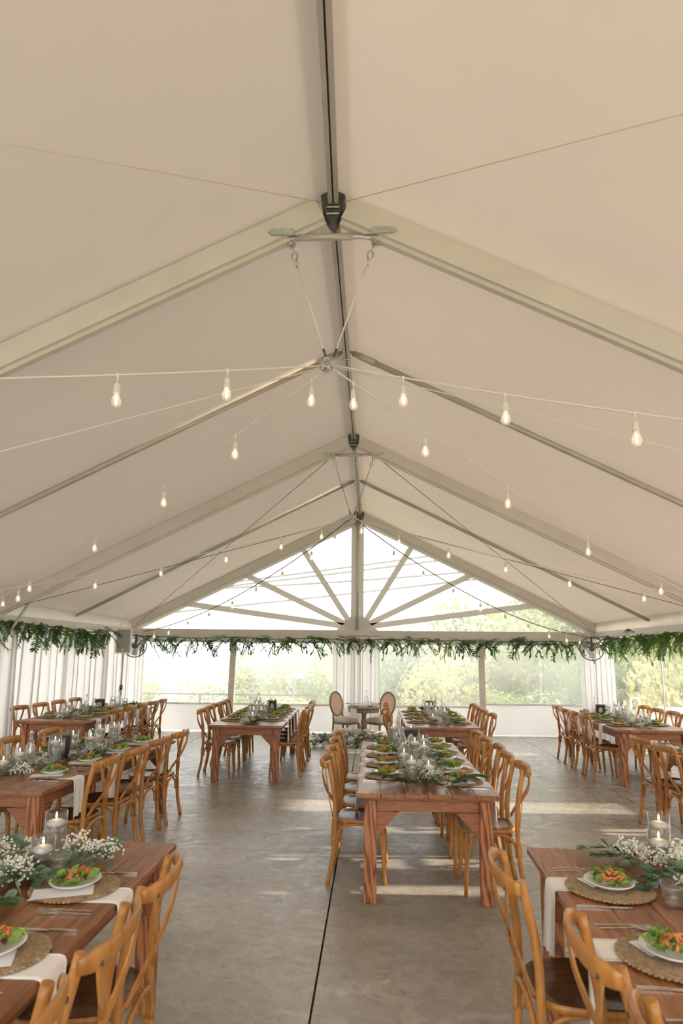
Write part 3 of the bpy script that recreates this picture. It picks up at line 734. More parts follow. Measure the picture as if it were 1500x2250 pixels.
hang_sprays(gl_, [(XL + 0.2, 11.3, 2.0), (XL + 0.25, 11.15, 1.98), (XL + 0.2, 11.5, 2.0), (XL + 0.2, 9.8, 2.05), (XL + 0.2, 9.95, 2.05)])
gr_ = eave_garland((XR - 0.1, 8.6, 2.08), (XR - 0.12, 13.15, 2.02), 'leafy green garland along the clear side wall above the far table', 130, (-1, 0, 0), 1.0, 0.5, 1.1)
hang_sprays(gr_, [(XR - 0.2, 10.6, 2.05), (XR - 0.2, 10.4, 2.0), (XR - 0.25, 13.2, 1.95), (XR - 0.2, 12.6, 1.95)])

# ------------------------------------------------------------------ speaker and fans
sp = thing('loudspeaker', 'pale grey cabinet loudspeaker mounted on a pole at the drape corner', 'speaker', (-5.02, 13.0, 1.64), 0.33)
MB().bbox(-0.155, -0.10, 0.0, 0.155, 0.16, 0.50, 0.025).obj('cabinet', 'speaker_case', sp)
gr2 = MB().bbox(-0.128, -0.112, 0.03, 0.128, -0.098, 0.475, 0.005).obj('grille', 'speaker_grille', sp)
MB().bbox(-0.014, -0.118, 0.06, 0.014, -0.111, 0.085, 0.002).obj('badge', 'white_plastic', gr2)
MB().tube([(-0.1, 0.02, 0.49), (0.0, 0.1, 0.80)], 0.004, 6).obj('sling', 'cord', sp)
MB().tube([(0.1, 0.02, 0.49), (0.0, 0.1, 0.80)], 0.004, 6).obj('sling', 'cord', sp)
st = thing('speaker_stand', 'grey tripod speaker pole standing in the drape corner', 'stand', (-5.02, 13.03, 0), 0)
MB().tube([(0, 0, 0.35), (0, 0, 1.0)], 0.026, 10).obj('lower_pole', 'galvanised', st)
MB().tube([(0, 0, 0.95), (0, 0, 1.64)], 0.019, 10).obj('upper_pole', 'aluminium', st)
MB().tube([(0, 0, 0.93), (0, 0, 1.02)], 0.034, 10).obj('collar', 'dark_steel', st)
for k in range(3):
    a = 2 * PI * k / 3 + 0.4
    MB().tube([(0.03 * math.cos(a), 0.03 * math.sin(a), 0.6), (0.17 * math.cos(a), 0.17 * math.sin(a), 0.012)], 0.012, 8).obj('leg', 'galvanised', st)
def wall_fan(loc, rz, label):
    f = thing('wall_fan', label, 'fan', loc, rz, 'caged wall fans')
    R = 0.235
    m = MB()
    pts = [(R * math.cos(2 * PI * k / 40), -0.06, R * math.sin(2 * PI * k / 40)) for k in range(41)]; m.tube(pts, 0.010, 6, cap=False)
    pts = [(R * math.cos(2 * PI * k / 40), 0.06, R * math.sin(2 * PI * k / 40)) for k in range(41)]; m.tube(pts, 0.006, 6, cap=False)
    m.obj('rim', 'dark_steel', f)
    m = MB()
    for k in range(44):
        a = 2 * PI * k / 44
        m.tube([(0.05 * math.cos(a), -0.11, 0.05 * math.sin(a)), (0.15 * math.cos(a + 0.12), -0.105, 0.15 * math.sin(a + 0.12)), (R * math.cos(a + 0.2), -0.06, R * math.sin(a + 0.2))], 0.0016, 4, cap=False)
    m.obj('cage', 'dark_steel', f)
    for k in range(3):
        a = 2 * PI * k / 3 + 0.5
        vs = []
        for j in range(6):
            r = 0.05 + 0.15 * j / 5; w = 0.12 + 0.55 * math.sin(PI * (0.15 + 0.7 * j / 5))
            for q in (-1, 1): vs.append((r * math.cos(a + q * w * 0.6), 0.02 * q, r * math.sin(a + q * w * 0.6)))
        MB().add(vs, [(2 * j, 2 * j + 1, 2 * j + 3, 2 * j + 2) for j in range(5)], True).obj('blade', 'aluminium', f)
    MB().tube([(0, -0.13, 0), (0, 0.13, 0)], 0.055, 12).obj('motor', 'dark_steel', f)
    MB().box(-0.02, 0.08, -0.02, 0.02, 0.20, 0.25).obj('bracket', 'dark_steel', f)
    return f
wall_fan((-5.05, 13.75, 1.80), 0.25, 'dark caged fan half hidden behind the loudspeaker')
wall_fan((4.52, 13.75, 1.84), -0.30, 'dark caged fan hanging in the corner above white drape')

# ------------------------------------------------------------------ cross-back chair
def bez(pts, n=8):
    # smooth Catmull-Rom through points
    P = [Vector(p) for p in pts]; P = [P[0] * 2 - P[1]] + P + [P[-1] * 2 - P[-2]]; out = []
    for i in range(1, len(P) - 2):
        for k in range(n):
            t = k / n; a, b, c, d = P[i - 1], P[i], P[i + 1], P[i + 2]
            out.append(0.5 * ((2 * b) + (c - a) * t + (2 * a - 5 * b + 4 * c - d) * t * t + (3 * b - a - 3 * c + d) * t ** 3))
    out.append(P[-2]); return out
SH = 0.455
def make_chair():
    t = thing('cross_back_chair', 'chair', 'chair', (0, 0, 0))
    # seat: rounded trapezoid, slightly dished top
    def outline(k, grow=0.0):
        pts = []
        for i in range(28):
            a = 2 * PI * i / 28; c, s = math.cos(a), math.sin(a)
            e = 0.55; x = abs(c) ** e * (1 if c > 0 else -1); y = abs(s) ** e * (1 if s > 0 else -1)
            w = 0.205 + 0.022 * y
            pts.append((x * (w + grow) * k, (y * 0.20 + 0.005) * k + (grow if y > 0 else -grow) * abs(y)))
        return pts
    vs = []; fs = []
    rings = [(1.0, SH - 0.028, 0.004), (1.0, SH - 0.006, 0.006), (1.0, SH, 0.0), (0.86, SH - 0.001, 0), (0.80, SH - 0.007, 0), (0.4, SH - 0.010, 0)]
    for k, z, gr in rings:
        vs += [(x, y, z) for x, y in outline(k, gr)]
    n = 28
    for r in range(len(rings) - 1):
        for i in range(n): fs.append((r * n + i, r * n + (i + 1) % n, (r + 1) * n + (i + 1) % n, (r + 1) * n + i))
    fs.append(tuple(reversed(range(n)))); fs.append(tuple(range((len(rings) - 1) * n, len(rings) * n)))
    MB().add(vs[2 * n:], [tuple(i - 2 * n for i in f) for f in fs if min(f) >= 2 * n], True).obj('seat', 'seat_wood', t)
    MB().add(vs[:3 * n], [f for f in fs if max(f) < 3 * n], True).obj('seat_rim', 'chair_wood', t)
    for s in (-1, 1):
        MB().tube(bez([(s * 0.205, -0.245, 0), (s * 0.198, -0.205, 0.22), (s * 0.192, -0.195, 0.45), (s * 0.190, -0.205, 0.65), (s * 0.180, -0.252, 0.872)], 6), 0.0175, 10).obj('back_post', 'chair_wood', t)
        MB().tube(bez([(s * 0.168, 0.165, SH - 0.02), (s * 0.172, 0.170, 0.25), (s * 0.190, 0.185, 0.0)], 5), [0.018] * 6 + [0.0165] * 3 + [0.0145] * 2, 10).obj('leg', 'chair_wood', t)
    # curved top rail behind the posts
    K = 14; pts = []; rr = []
    for k in range(K + 1):
        u = -1 + 2 * k / K
        x = 0.226 * math.sin(u * 1.25) / math.sin(1.25); y = -0.262 - 0.060 * (1 - u * u)
        pts.append((x, y, 0.852 + 0.006 * (1 - u * u))); rr.append(0.034 * (1 if abs(u) < 0.8 else 0.84 if abs(u) < 0.95 else 0.66))
    ra = MB().tube(pts, rr, 14, flat=(1.0, 0.36), up=(0, -0.2, 1)).obj('back_rail', 'chair_wood', t)
    for s in (-1, 1):
        MB().tube([(s * 0.165, -0.306, 0.842), (s * 0.164, -0.312, 0.842)], 0.009, 8).obj('bolt', 'dark_steel', ra)
        # crossing slat from the rail end to the opposite seat corner
        P = bez([(s * 0.170, -0.300, 0.862), (s * 0.120, -0.296, 0.74), (0, -0.268 - 0.004 * s, 0.625), (-s * 0.10, -0.240, 0.545), (-s * 0.168, -0.216, 0.475)], 5)
        W = []; N = []
        for i, p in enumerate(P):
            d = (P[min(i + 1, len(P) - 1)] - P[max(i - 1, 0)]).normalized(); nv = Vector((0, 1, 0)); nv = (nv - d * nv.dot(d)).normalized()
            W.append((d.cross(nv), 0.036 if i < len(P) * 0.5 else 0.029)); N.append(nv)
        MB().strip(P, W, N, 0.008).obj('cross_slat', 'chair_wood', t)
    # bentwood arches below the seat
    def arch(A, B, zt, name='arch_brace'):
        A = Vector(A); B = Vector(B); mid = (A + B) / 2; q = lambda u, z: A.lerp(B, u) * 1.0 + Vector((0, 0, z - A.lerp(B, u).z))
        P = bez([q(0.0, 0.27), q(0.02, 0.34), q(0.14, 0.40), q(0.34, zt), q(0.5, zt + 0.003), q(0.66, zt), q(0.86, 0.40), q(0.98, 0.34), q(1.0, 0.27)], 3)
        MB().tube(P, 0.0115, 8).obj(name, 'chair_wood', t)
    arch((0.180, -0.185, 0.27), (0.180, 0.155, 0.27), 0.418); arch((-0.180, -0.185, 0.27), (-0.180, 0.155, 0.27), 0.418)
    arch((-0.165, 0.180, 0.27), (0.165, 0.180, 0.27), 0.415); arch((-0.180, -0.215, 0.27), (0.180, -0.215, 0.27), 0.420)
    return t

# ------------------------------------------------------------------ farm table
TW, TL, TH = 1.0, 2.7, 0.735
def make_table():
    t = thing('farm_table', 'table', 'table', (0, 0, 0))     # origin: centre of the near end, table runs along +y
    nb = 6; w = TW / nb
    bm_ = MB().bbox(-w / 2 + 0.0008, 0, -0.032, w / 2 - 0.0008, TL, 0.0, 0.003).mesh('board', 'table_board')
    for k in range(nb): link('board', bm_, t, (-TW / 2 + w * (k + 0.5), 0, TH))
    MB().bbox(-TW / 2 + 0.035, 0.03, TH - 0.050, TW / 2 - 0.035, 0.075, TH - 0.0325).obj('cleat', 'apron_wood', t)
    MB().bbox(-TW / 2 + 0.035, TL - 0.075, TH - 0.050, TW / 2 - 0.035, TL - 0.03, TH - 0.0325).obj('cleat', 'apron_wood', t)
    lw = 0.088; i = 0.05
    leg = MB().bbox(-lw / 2, -lw / 2, 0, lw / 2, lw / 2, TH - 0.052, 0.004).mesh('leg', 'table_leg')
    for sx in (-1, 1):
        for y in (i + lw / 2, TL - i - lw / 2): link('leg', leg, t, (sx * (TW / 2 - i - lw / 2), y, 0))
    a = TW / 2 - i - lw
    for y in (i + 0.03, TL - i - 0.055):
        MB().bbox(-a, y, TH - 0.135, a, y + 0.025, TH - 0.051).obj('apron', 'apron_wood', t)
        for s in (-1, 1):
            MB().prism([(s * a, TH - 0.135), (s * (a - 0.16), TH - 0.135), (s * (a - 0.15), TH - 0.150), (s * a, TH - 0.30)], y - 0.008, y + 0.033).obj('corner_brace', 'apron_wood', t)
    for s in (-1, 1):
        x = s * (TW / 2 - i - 0.045)
        MB().bbox(x - 0.0125, i + lw, TH - 0.135, x + 0.0125, TL - i - lw, TH - 0.033).obj('apron', 'apron_side_wood', t)
        for y, dy in ((i + lw, 1), (TL - i - lw, -1)):
            MB().prism([(y, TH - 0.135), (y + dy * 0.16, TH - 0.135), (y + dy * 0.15, TH - 0.150), (y, TH - 0.30)], x - 0.02, x + 0.02, 'x').obj('corner_brace', 'apron_side_wood', t)
    return t

# ------------------------------------------------------------------ table ware meshes
def charger_mesh():
    prof = [(0.0, 0.0), (0.165, 0.0), (0.170, 0.004)]
    N = 15
    for k in range(N):
        r = 0.170 - 0.0105 * k; prof += [(r - 0.001, 0.0075), (r - 0.005, 0.0105), (r - 0.0095, 0.0065)]
    prof += [(0.0, 0.007)]
    m = MB().lathe(prof, 40)
    for k in range(60):                      # plaited picot edge
        a = 2 * PI * k / 60; m.ico((0.172 * math.cos(a), 0.172 * math.sin(a), 0.006), 0.0085, 0.5)
    return m.mesh('charger', 'straw')
def plate_mesh():
    prof = [(0.0, 0.0), (0.060, 0.0), (0.066, 0.004), (0.088, 0.012), (0.105, 0.022), (0.108, 0.025), (0.106, 0.027), (0.090, 0.018), (0.070, 0.009), (0.0, 0.008)]
    return MB().lathe(prof, 36, sx=1.03, sy=0.93).mesh('plate', 'porcelain')
def salad_meshes(seed):
    random.seed(seed); out = []
    m = MB(); lv, lf = leaf_vs(0.05, 0.038, 0.4)
    for k in range(46):
        a = rnd(0, 2 * PI); r = 0.078 * math.sqrt(random.random()); z = 0.014 + 0.030 * (1 - (r / 0.08) ** 2) * random.random() + 0.006
        m.add(lv, lf, True, aim((r * math.cos(a) - 0.012, r * math.sin(a) * 0.85, z), (math.cos(a + rnd(-1.5, 1.5)), math.sin(a + rnd(-1.5, 1.5)), rnd(0.0, 0.75)), rnd(-1.2, 1.2), rnd(0.55, 1.0)))
    out.append(m.mesh('lettuce', 'lettuce'))
    m = MB()
    for k in range(26):
        a = rnd(0, 2 * PI); r = 0.048 * math.sqrt(random.random()); p = Vector((r * math.cos(a) + 0.01, r * math.sin(a), 0.036 + 0.028 * (1 - r / 0.05) + rnd(-0.006, 0.006)))
        d = Vector((rnd(-1, 1), rnd(-1, 1), rnd(-0.3, 0.4))).normalized(); q = d.cross(Vector((0, 0, 1))).normalized()
        m.tube([p - d * 0.018, p + q * 0.005 + Vector((0, 0, 0.005)), p + d * 0.018], [0.004, 0.0075, 0.003], 5, flat=(0.7, 1.0))
    out.append(m.mesh('carrot', 'carrot'))
    m = MB()
    for k in range(7):
        a = rnd(0, 2 * PI); r = rnd(0.01, 0.055); m.ico((r * math.cos(a), r * math.sin(a), 0.050 - 0.2 * r), rnd(0.006, 0.010))
    out.append(m.mesh('beet', 'beet'))
    return out
def fork_mesh():
    m = MB()
    prof = [(0.0, 0.003), (0.03, 0.0035), (0.10, 0.006), (0.125, 0.008), (0.14, 0.005), (0.155, 0.003)]
    P = [(0, y, z) for y, z in prof]; wd = [0.010, 0.009, 0.0055, 0.006, 0.016, 0.022]
    m.strip(P, [((1, 0, 0), w) for w in wd], [(0, 0, 1)] * 6, 0.0022)
    for k in range(4):
        x = -0.0088 + k * 0.00587; m.strip([(x, 0.155, 0.003), (x, 0.175, 0.0035), (x, 0.200, 0.008)], [((1, 0, 0), 0.0032)] * 3, [(0, 0, 1)] * 3, 0.0018)
    return m.mesh('fork', 'cutlery')
def knife_mesh():
    m = MB(); m.strip([(0, 0, 0.003), (0, 0.06, 0.004), (0, 0.10, 0.004)], [((1, 0, 0), 0.012), ((1, 0, 0), 0.010), ((1, 0, 0), 0.008)], [(0, 0, 1)] * 3, 0.006)
    m.strip([(0, 0.10, 0.003), (0.002, 0.14, 0.003), (0.002, 0.19, 0.003), (-0.004, 0.22, 0.003)], [((1, 0, 0), 0.012), ((1, 0, 0), 0.018), ((1, 0, 0), 0.017), ((1, 0, 0), 0.003)], [(0, 0, 1)] * 4, 0.0016)
    return m.mesh('knife', 'cutlery')
def napkin_mesh(seed):
    random.seed(seed)
    # local: u toward table centre (+y), hangs off at -y. origin at the charger centre, table edge at y=-0.225
    path = [(0.13, 0.0028), (0.0, 0.0028), (-0.15, 0.0028), (-0.212, 0.0030), (-0.229, -0.002), (-0.236, -0.016), (-0.239, -0.08), (-0.242, -0.17), (-0.246, -0.27)]
    nu = 8; vs = []; fs = []
    ph = rnd(0, 6)
    for side in (1, -1):
        for j, (y, z) in enumerate(path):
            hang = max(0, j - 5) / 3.0
            for i in range(nu + 1):
                u = i / nu - 0.5; x = u * (0.165 - 0.03 * hang) + 0.015 * hang * math.sin(ph)
                yy_ = y + hang * 0.012 * math.sin(u * 14 + ph) - (0.0 if side > 0 else -0.0035) * (1 if j > 4 else 0)
                zz = z - (0 if side > 0 else 0.0022) * (1 if j <= 4 else 0) - 0.03 * hang * u * math.sin(ph)
                vs.append((x, yy_, zz))
    w = nu + 1; n = len(path)
    for j in range(n - 1):
        for i in range(nu):
            a = j * w + i; fs.append((a, a + 1, a + w + 1, a + w)); b = n * w + a; fs.append((b, b + w, b + w + 1, b + 1))
    for j in range(n - 1):
        for i in (0, nu):
            a = j * w + i; b = n * w + a; fs.append((a, a + w, b + w, b))
    for j in (0, n - 1):
        for i in range(nu):
            a = j * w + i; b = n * w + a; fs.append((a, b, b + 1, a + 1))
    return MB().add(vs, fs, True).mesh('napkin', 'napkin')
CHARGER = charger_mesh(); PLATE = plate_mesh(); SAL = [salad_meshes(k + 20) for k in range(4)]
FORK = fork_mesh(); KNIFE = knife_mesh(); NAP = [napkin_mesh(k) for k in range(3)]
MENU = MB().box(-0.055, -0.115, 0, 0.055, 0.115, 0.0016).mesh('menu_card', 'paper')
tumb = [(0.0, 0.0), (0.036, 0.0), (0.039, 0.006)]
for k in range(5): tumb += [(0.0385 + 0.0012 * k, 0.012 + 0.012 * k), (0.0405 + 0.0012 * k, 0.018 + 0.012 * k)]
tumb += [(0.0455, 0.092), (0.0440, 0.092), (0.040, 0.03), (0.037, 0.010), (0.0, 0.009)]
TUMB = MB().lathe(tumb, 24).mesh('tumbler', 'glass')
TWAT = MB().lathe([(0.0, 0.0105), (0.0362, 0.0112), (0.0393, 0.03), (0.0418, 0.062), (0.0, 0.062)], 20).mesh('water', 'water')
CARD = MB().prism([(-0.026, 0.0), (0.026, 0.0), (0.026, 0.052), (-0.026, 0.052)], -0.0008, 0.0008).mesh('place_card', 'sage_card')
def vase_meshes(h, r=0.051):
    g_ = MB().lathe([(0.0, 0.0), (r, 0.0), (r, h), (r - 0.0028, h), (r - 0.0028, 0.007), (0.0, 0.007)], 24).mesh('glass_cylinder', 'glass')
    wz = h - 0.058
    w_ = MB().lathe([(0.0, 0.0075), (r - 0.0032, 0.0075), (r - 0.0032, wz), (0.0, wz)], 24).mesh('water', 'water')
    k = r - 0.006
    c_ = MB().lathe([(0.0, wz - 0.014), (k * 0.72, wz - 0.011), (k * 0.95, wz - 0.002), (k, wz + 0.006), (k * 0.97, wz + 0.011), (k * 0.6, wz + 0.018), (k * 0.3, wz + 0.020), (0.0, wz + 0.020)], 24).mesh('floating_candle', 'wax')
    wi = MB().tube([(0, 0, wz + 0.018), (0.001, 0, wz + 0.030)], 0.0012, 5).mesh('wick', 'wick')
    fl_ = MB().lathe([(0.0, wz + 0.024), (0.0036, wz + 0.028), (0.0048, wz + 0.034), (0.0036, wz + 0.043), (0.0014, wz + 0.051), (0.0, wz + 0.055)], 10).mesh('flame', 'flame')
    return g_, w_, c_, wi, fl_
VASE = {h: vase_meshes(h) for h in (0.15, 0.20, 0.25)}
def vase(loc, h, label):
    t = thing('candle_vase', label, 'candle', loc, rnd(0, 6), 'floating candles in glass cylinders')
    g_, w_, c_, wi, fl_ = VASE[h]
    link('glass_cylinder', g_, t); link('water', w_, t); cd = link('floating_candle', c_, t); link('wick', wi, cd); link('flame', fl_, cd)
    return t
BOT = MB().lathe([(0.0, 0.0), (0.038, 0.0), (0.041, 0.006), (0.041, 0.15), (0.036, 0.18), (0.018, 0.225), (0.0145, 0.25), (0.0145, 0.275), (0.018, 0.28), (0.018, 0.288), (0.013, 0.29), (0.012, 0.25), (0.016, 0.222), (0.034, 0.178), (0.038, 0.15), (0.038, 0.010), (0.0, 0.008)], 20).mesh('bottle_body', 'glass')
BWAT = MB().lathe([(0.0, 0.0105), (0.0372, 0.012), (0.0372, 0.15), (0.033, 0.178), (0.020, 0.208), (0.0, 0.208)], 18).mesh('water', 'water')
BSTOP = MB().lathe([(0.0, 0.286), (0.012, 0.286), (0.013, 0.295), (0.009, 0.303), (0.0, 0.305)], 12).mesh('stopper', 'white_plastic')
BWIRE = MB().tube(bez([(-0.0165, 0, 0.262), (-0.022, 0, 0.285), (-0.012, 0, 0.308), (0, 0, 0.312), (0.012, 0, 0.308), (0.022, 0, 0.285), (0.0165, 0, 0.262)], 4), 0.0014, 5).mesh('wire_bail', 'steel')
def bottle(loc, label):
    t = thing('water_bottle', label, 'bottle', loc, rnd(0, 3), 'clear swing top water bottles')
    link('bottle_body', BOT, t); link('water', BWAT, t); link('stopper', BSTOP, t); link('wire_bail', BWIRE, t)
def table_sign(loc, rz, label, s=1.0, tilt=0.2):
    t = thing('table_sign', label, 'sign', loc, rz, 'table number signs')
    a = Matrix.Rotation(tilt, 4, 'X')
    f = MB(); f.box(-0.075, -0.008, 0, 0.075, 0.008, 0.20, a); fo = f.obj('frame', 'bark', t)
    MB().box(-0.064, -0.0095, 0.012, 0.064, -0.008, 0.188, a).obj('card', 'chalk_black', fo)
    MB().prism([(0.03 * math.cos(2 * PI * k / 14), 0.11 + 0.045 * math.sin(2 * PI * k / 14)) for k in range(14)], -0.0105, -0.0095, 'y', a).obj('emblem', 'print_grey', fo)
    MB().tube([(0, 0.0, 0.15), (0, -0.09 * (-1), 0.0)], 0.005, 6).obj('easel_leg', 'bark', t)
    t.scale = (s, s, s)

# ------------------------------------------------------------------ table greenery
random.seed(11)
def round_leaf(r):
    vs = [(0, 0, 0)]; n = 9
    for k in range(n):
        a = 2 * PI * k / n; x = r * math.cos(a) * 0.92; y = r + r * math.sin(a); vs.append((x, y, 0.25 * abs(x) + 0.05 * y))
    vs.append((0, r, 0.0)); fs = [(n + 1, 1 + k, 1 + (k + 1) % n) for k in range(n)]
    return vs, fs
EV, EF = round_leaf(0.027)
EUC = MB().add(EV, EF, True).mesh('leaf', 'eucalyptus')
def sprig_layout(L, n):
    P = bez([(0, 0, 0.0), (0.01, L * 0.35, 0.025), (-0.008, L * 0.7, 0.022), (0.005, L, 0.006)], 5); out = []
    for k in range(n):
        t = 0.15 + 0.85 * k / (n - 1); i = min(len(P) - 2, int(t * (len(P) - 1))); p = P[i]
        s = 1 if k % 2 else -1
        d = Vector((s * rnd(0.5, 1.1), rnd(0.3, 1.0), rnd(-0.25, 0.55)))
        out.append(aim(p, d, rnd(-0.7, 0.7), rnd(0.65, 1.2) * (1.15 - 0.4 * t)))
    return P, out
SPR = []
for k in range(4):
    P, lay = sprig_layout(rnd(0.20, 0.28), 11)
    stem = MB().tube(P, 0.0018, 5).mesh('stem', 'stem')
    j = MB().tube(P, 0.0018, 4)
    for m_ in lay: j.add(EV, EF, True, m_)
    SPR.append((stem, lay, j.mesh('eucalyptus_sprig', 'eucalyptus')))
def fern_mesh(L, n):
    m = MB()
    P = [Vector((0.01 * math.sin(2 * k / n), L * k / n, 0.05 * math.sin(PI * 0.8 * k / n))) for k in range(n + 1)]
    m.tube(P, 0.0016, 4)
    for k in range(1, n + 1):
        w = 0.075 * math.sin(PI * (0.12 + 0.86 * k / n)) ** 0.8 + 0.004
        for s in (-1, 1):
            p = P[k]; q = p + Vector((s * w, w * 0.45, -0.25 * w + rnd(-0.004, 0.004)))
            mid = p.lerp(q, 0.45); t = Vector((0, 0.0085, 0.002)); m.add([p - t * 0.6, mid - t, q, mid + t], [(0, 1, 2, 3)])
            for e in (0.3, 0.5, 0.7):
                b = p.lerp(q, e); m.add([b + t * 0.4, b + t * 1.6 + Vector((s * 0.006, 0, 0.002)), b + Vector((s * 0.008, 0, 0))], [(0, 1, 2)])
    return m.mesh('fern_frond', 'fern')
FERN = [fern_mesh(0.26, 17), fern_mesh(0.20, 14)]
def breath_mesh(n, R):
    m = MB()
    for k in range(n):
        d = rdir(0.9); r = R * (0.55 + 0.5 * random.random()); p = Vector((d.x * r, d.y * r, abs(d.z) * r * 0.9 + 0.012)); m.ico(p, rnd(0.0038, 0.0066))
    return m.mesh('blossoms', 'blossom')
def breath_stem(n, R):
    m = MB()
    for k in range(n):
        d = rdir(0.9); r = R * rnd(0.6, 1.0); p = Vector((d.x * r, d.y * r, abs(d.z) * r * 0.9 + 0.012)); q = p * 0.45 + Vector((0, 0, -0.002))
        s = Vector((0.0008, 0.0008, 0)); m.add([Vector((0, 0, 0)) - s, Vector((0, 0, 0)) + s, q + s, q - s], [(0, 1, 2, 3)]); m.add([q - s, q + s, p], [(0, 1, 2)])
    return m.mesh('stems', 'stem')
BRE = [(breath_mesh(95, 0.075), breath_stem(30, 0.075)), (breath_mesh(70, 0.060), breath_stem(24, 0.060)), (breath_mesh(120, 0.085), breath_stem(34, 0.085))]
def garland_runner(T, label, y0, y1, detail, half=0.17, dens=1.0, xc=0.0, fern_end=None, extra=(), breath=()):
    # T: table empty; builds a greenery runner in table coordinates (world placed)
    t = thing('greenery_runner', label, 'garland', T.location + Vector((0, 0, TH)), T.rotation_euler.z, 'greenery runners on the tables')
    L = y1 - y0
    for k in range(int(L * (9 if detail else 5) * dens)):
        y = rnd(y0, y1); x = xc + rnd(-half, half) * 0.75; s = 1 if x > xc else -1
        a = random.choice((0, PI)) + rnd(-0.75, 0.75)
        stem, lay, joined = random.choice(SPR); loc = Vector((x, y, rnd(0.008, 0.03))); rot = (rnd(-0.1, 0.25), 0, a)
        if detail:
            so = link('sprig', stem, t, loc, rot)
            for m_ in lay:
                l = link('leaf', EUC, so); l.matrix_local = m_
        else:
            j = link('eucalyptus_sprig', joined, t, loc, rot); j['kind'] = 'stuff'
    for k in range(int(L * 7 * dens)):
        y = rnd(y0 + 0.05, y1 - 0.05); x = xc + rnd(-0.8, 0.8) * half * 0.7; b, s_ = random.choice(BRE)
        o_ = link('babys_breath', b, t, (x, y, 0.012), (0, 0, rnd(0, 6)), rnd(0.85, 1.2)); o_['kind'] = 'stuff'
        q = link('stems', s_, o_); q['kind'] = 'stuff'
    for k in range(int(L * (3 if detail else 1.5) * dens)):
        y = rnd(y0, y1 - 0.12); x = xc + rnd(-half, half) * 0.6; s = 1 if x > xc else -1
        link('fern_frond', random.choice(FERN), t, (x, y, 0.010), (rnd(0, 0.2), 0, -s * PI / 2 + rnd(-0.8, 0.8)))
    for (x, y, a) in extra:
        stem, lay, joined = random.choice(SPR); so = link('sprig', stem, t, (x, y, 0.015), (0.05, 0, a))
        for m_ in lay:
            l = link('leaf', EUC, so); l.matrix_local = m_
    for (x, y, sc) in breath:
        b, s_ = random.choice(BRE); o_ = link('babys_breath', b, t, (x, y, 0.012), (0, 0, rnd(0, 6)), sc); o_['kind'] = 'stuff'
        q = link('stems', s_, o_); q['kind'] = 'stuff'
    for (x, y, a) in (fern_end or []):
        link('fern_frond', FERN[0], t, (x, y, 0.02), (0.1, 0, a))
    return t

# ------------------------------------------------------------------ lay the tables
chair0 = make_chair(); table0 = make_table()
used = {'c': False, 't': False}
def put_table(x, y, rz, label):
    if not used['t']:
        used['t'] = True; o_ = table0; o_.location = (x, y, 0); o_.rotation_euler = (0, 0, rz); o_['label'] = label; o_['group'] = 'stained farm tables'; return o_
    return dup(table0, label, (x, y, 0), rz, 'stained farm tables')
def put_chair(p, rz, label):
    if not used['c']:
        used['c'] = True; o_ = chair0; o_.location = p; o_.rotation_euler = (0, 0, rz); o_['label'] = label; o_['group'] = 'wooden cross-back chairs'; return o_
    return dup(chair0, label, p, rz, 'wooden cross-back chairs')
def flat(name, me, T, x, y, z, rz, label, cat, group, tilt=0.0):
    c, s = math.cos(T.rotation_euler.z), math.sin(T.rotation_euler.z)
    o_ = link(name, me, None, (T.location.x + x * c - y * s, T.location.y + x * s + y * c, TH + z)); o_.rotation_euler = (tilt, 0, T.rotation_euler.z + rz)
    return tag(o_, label, cat, group)
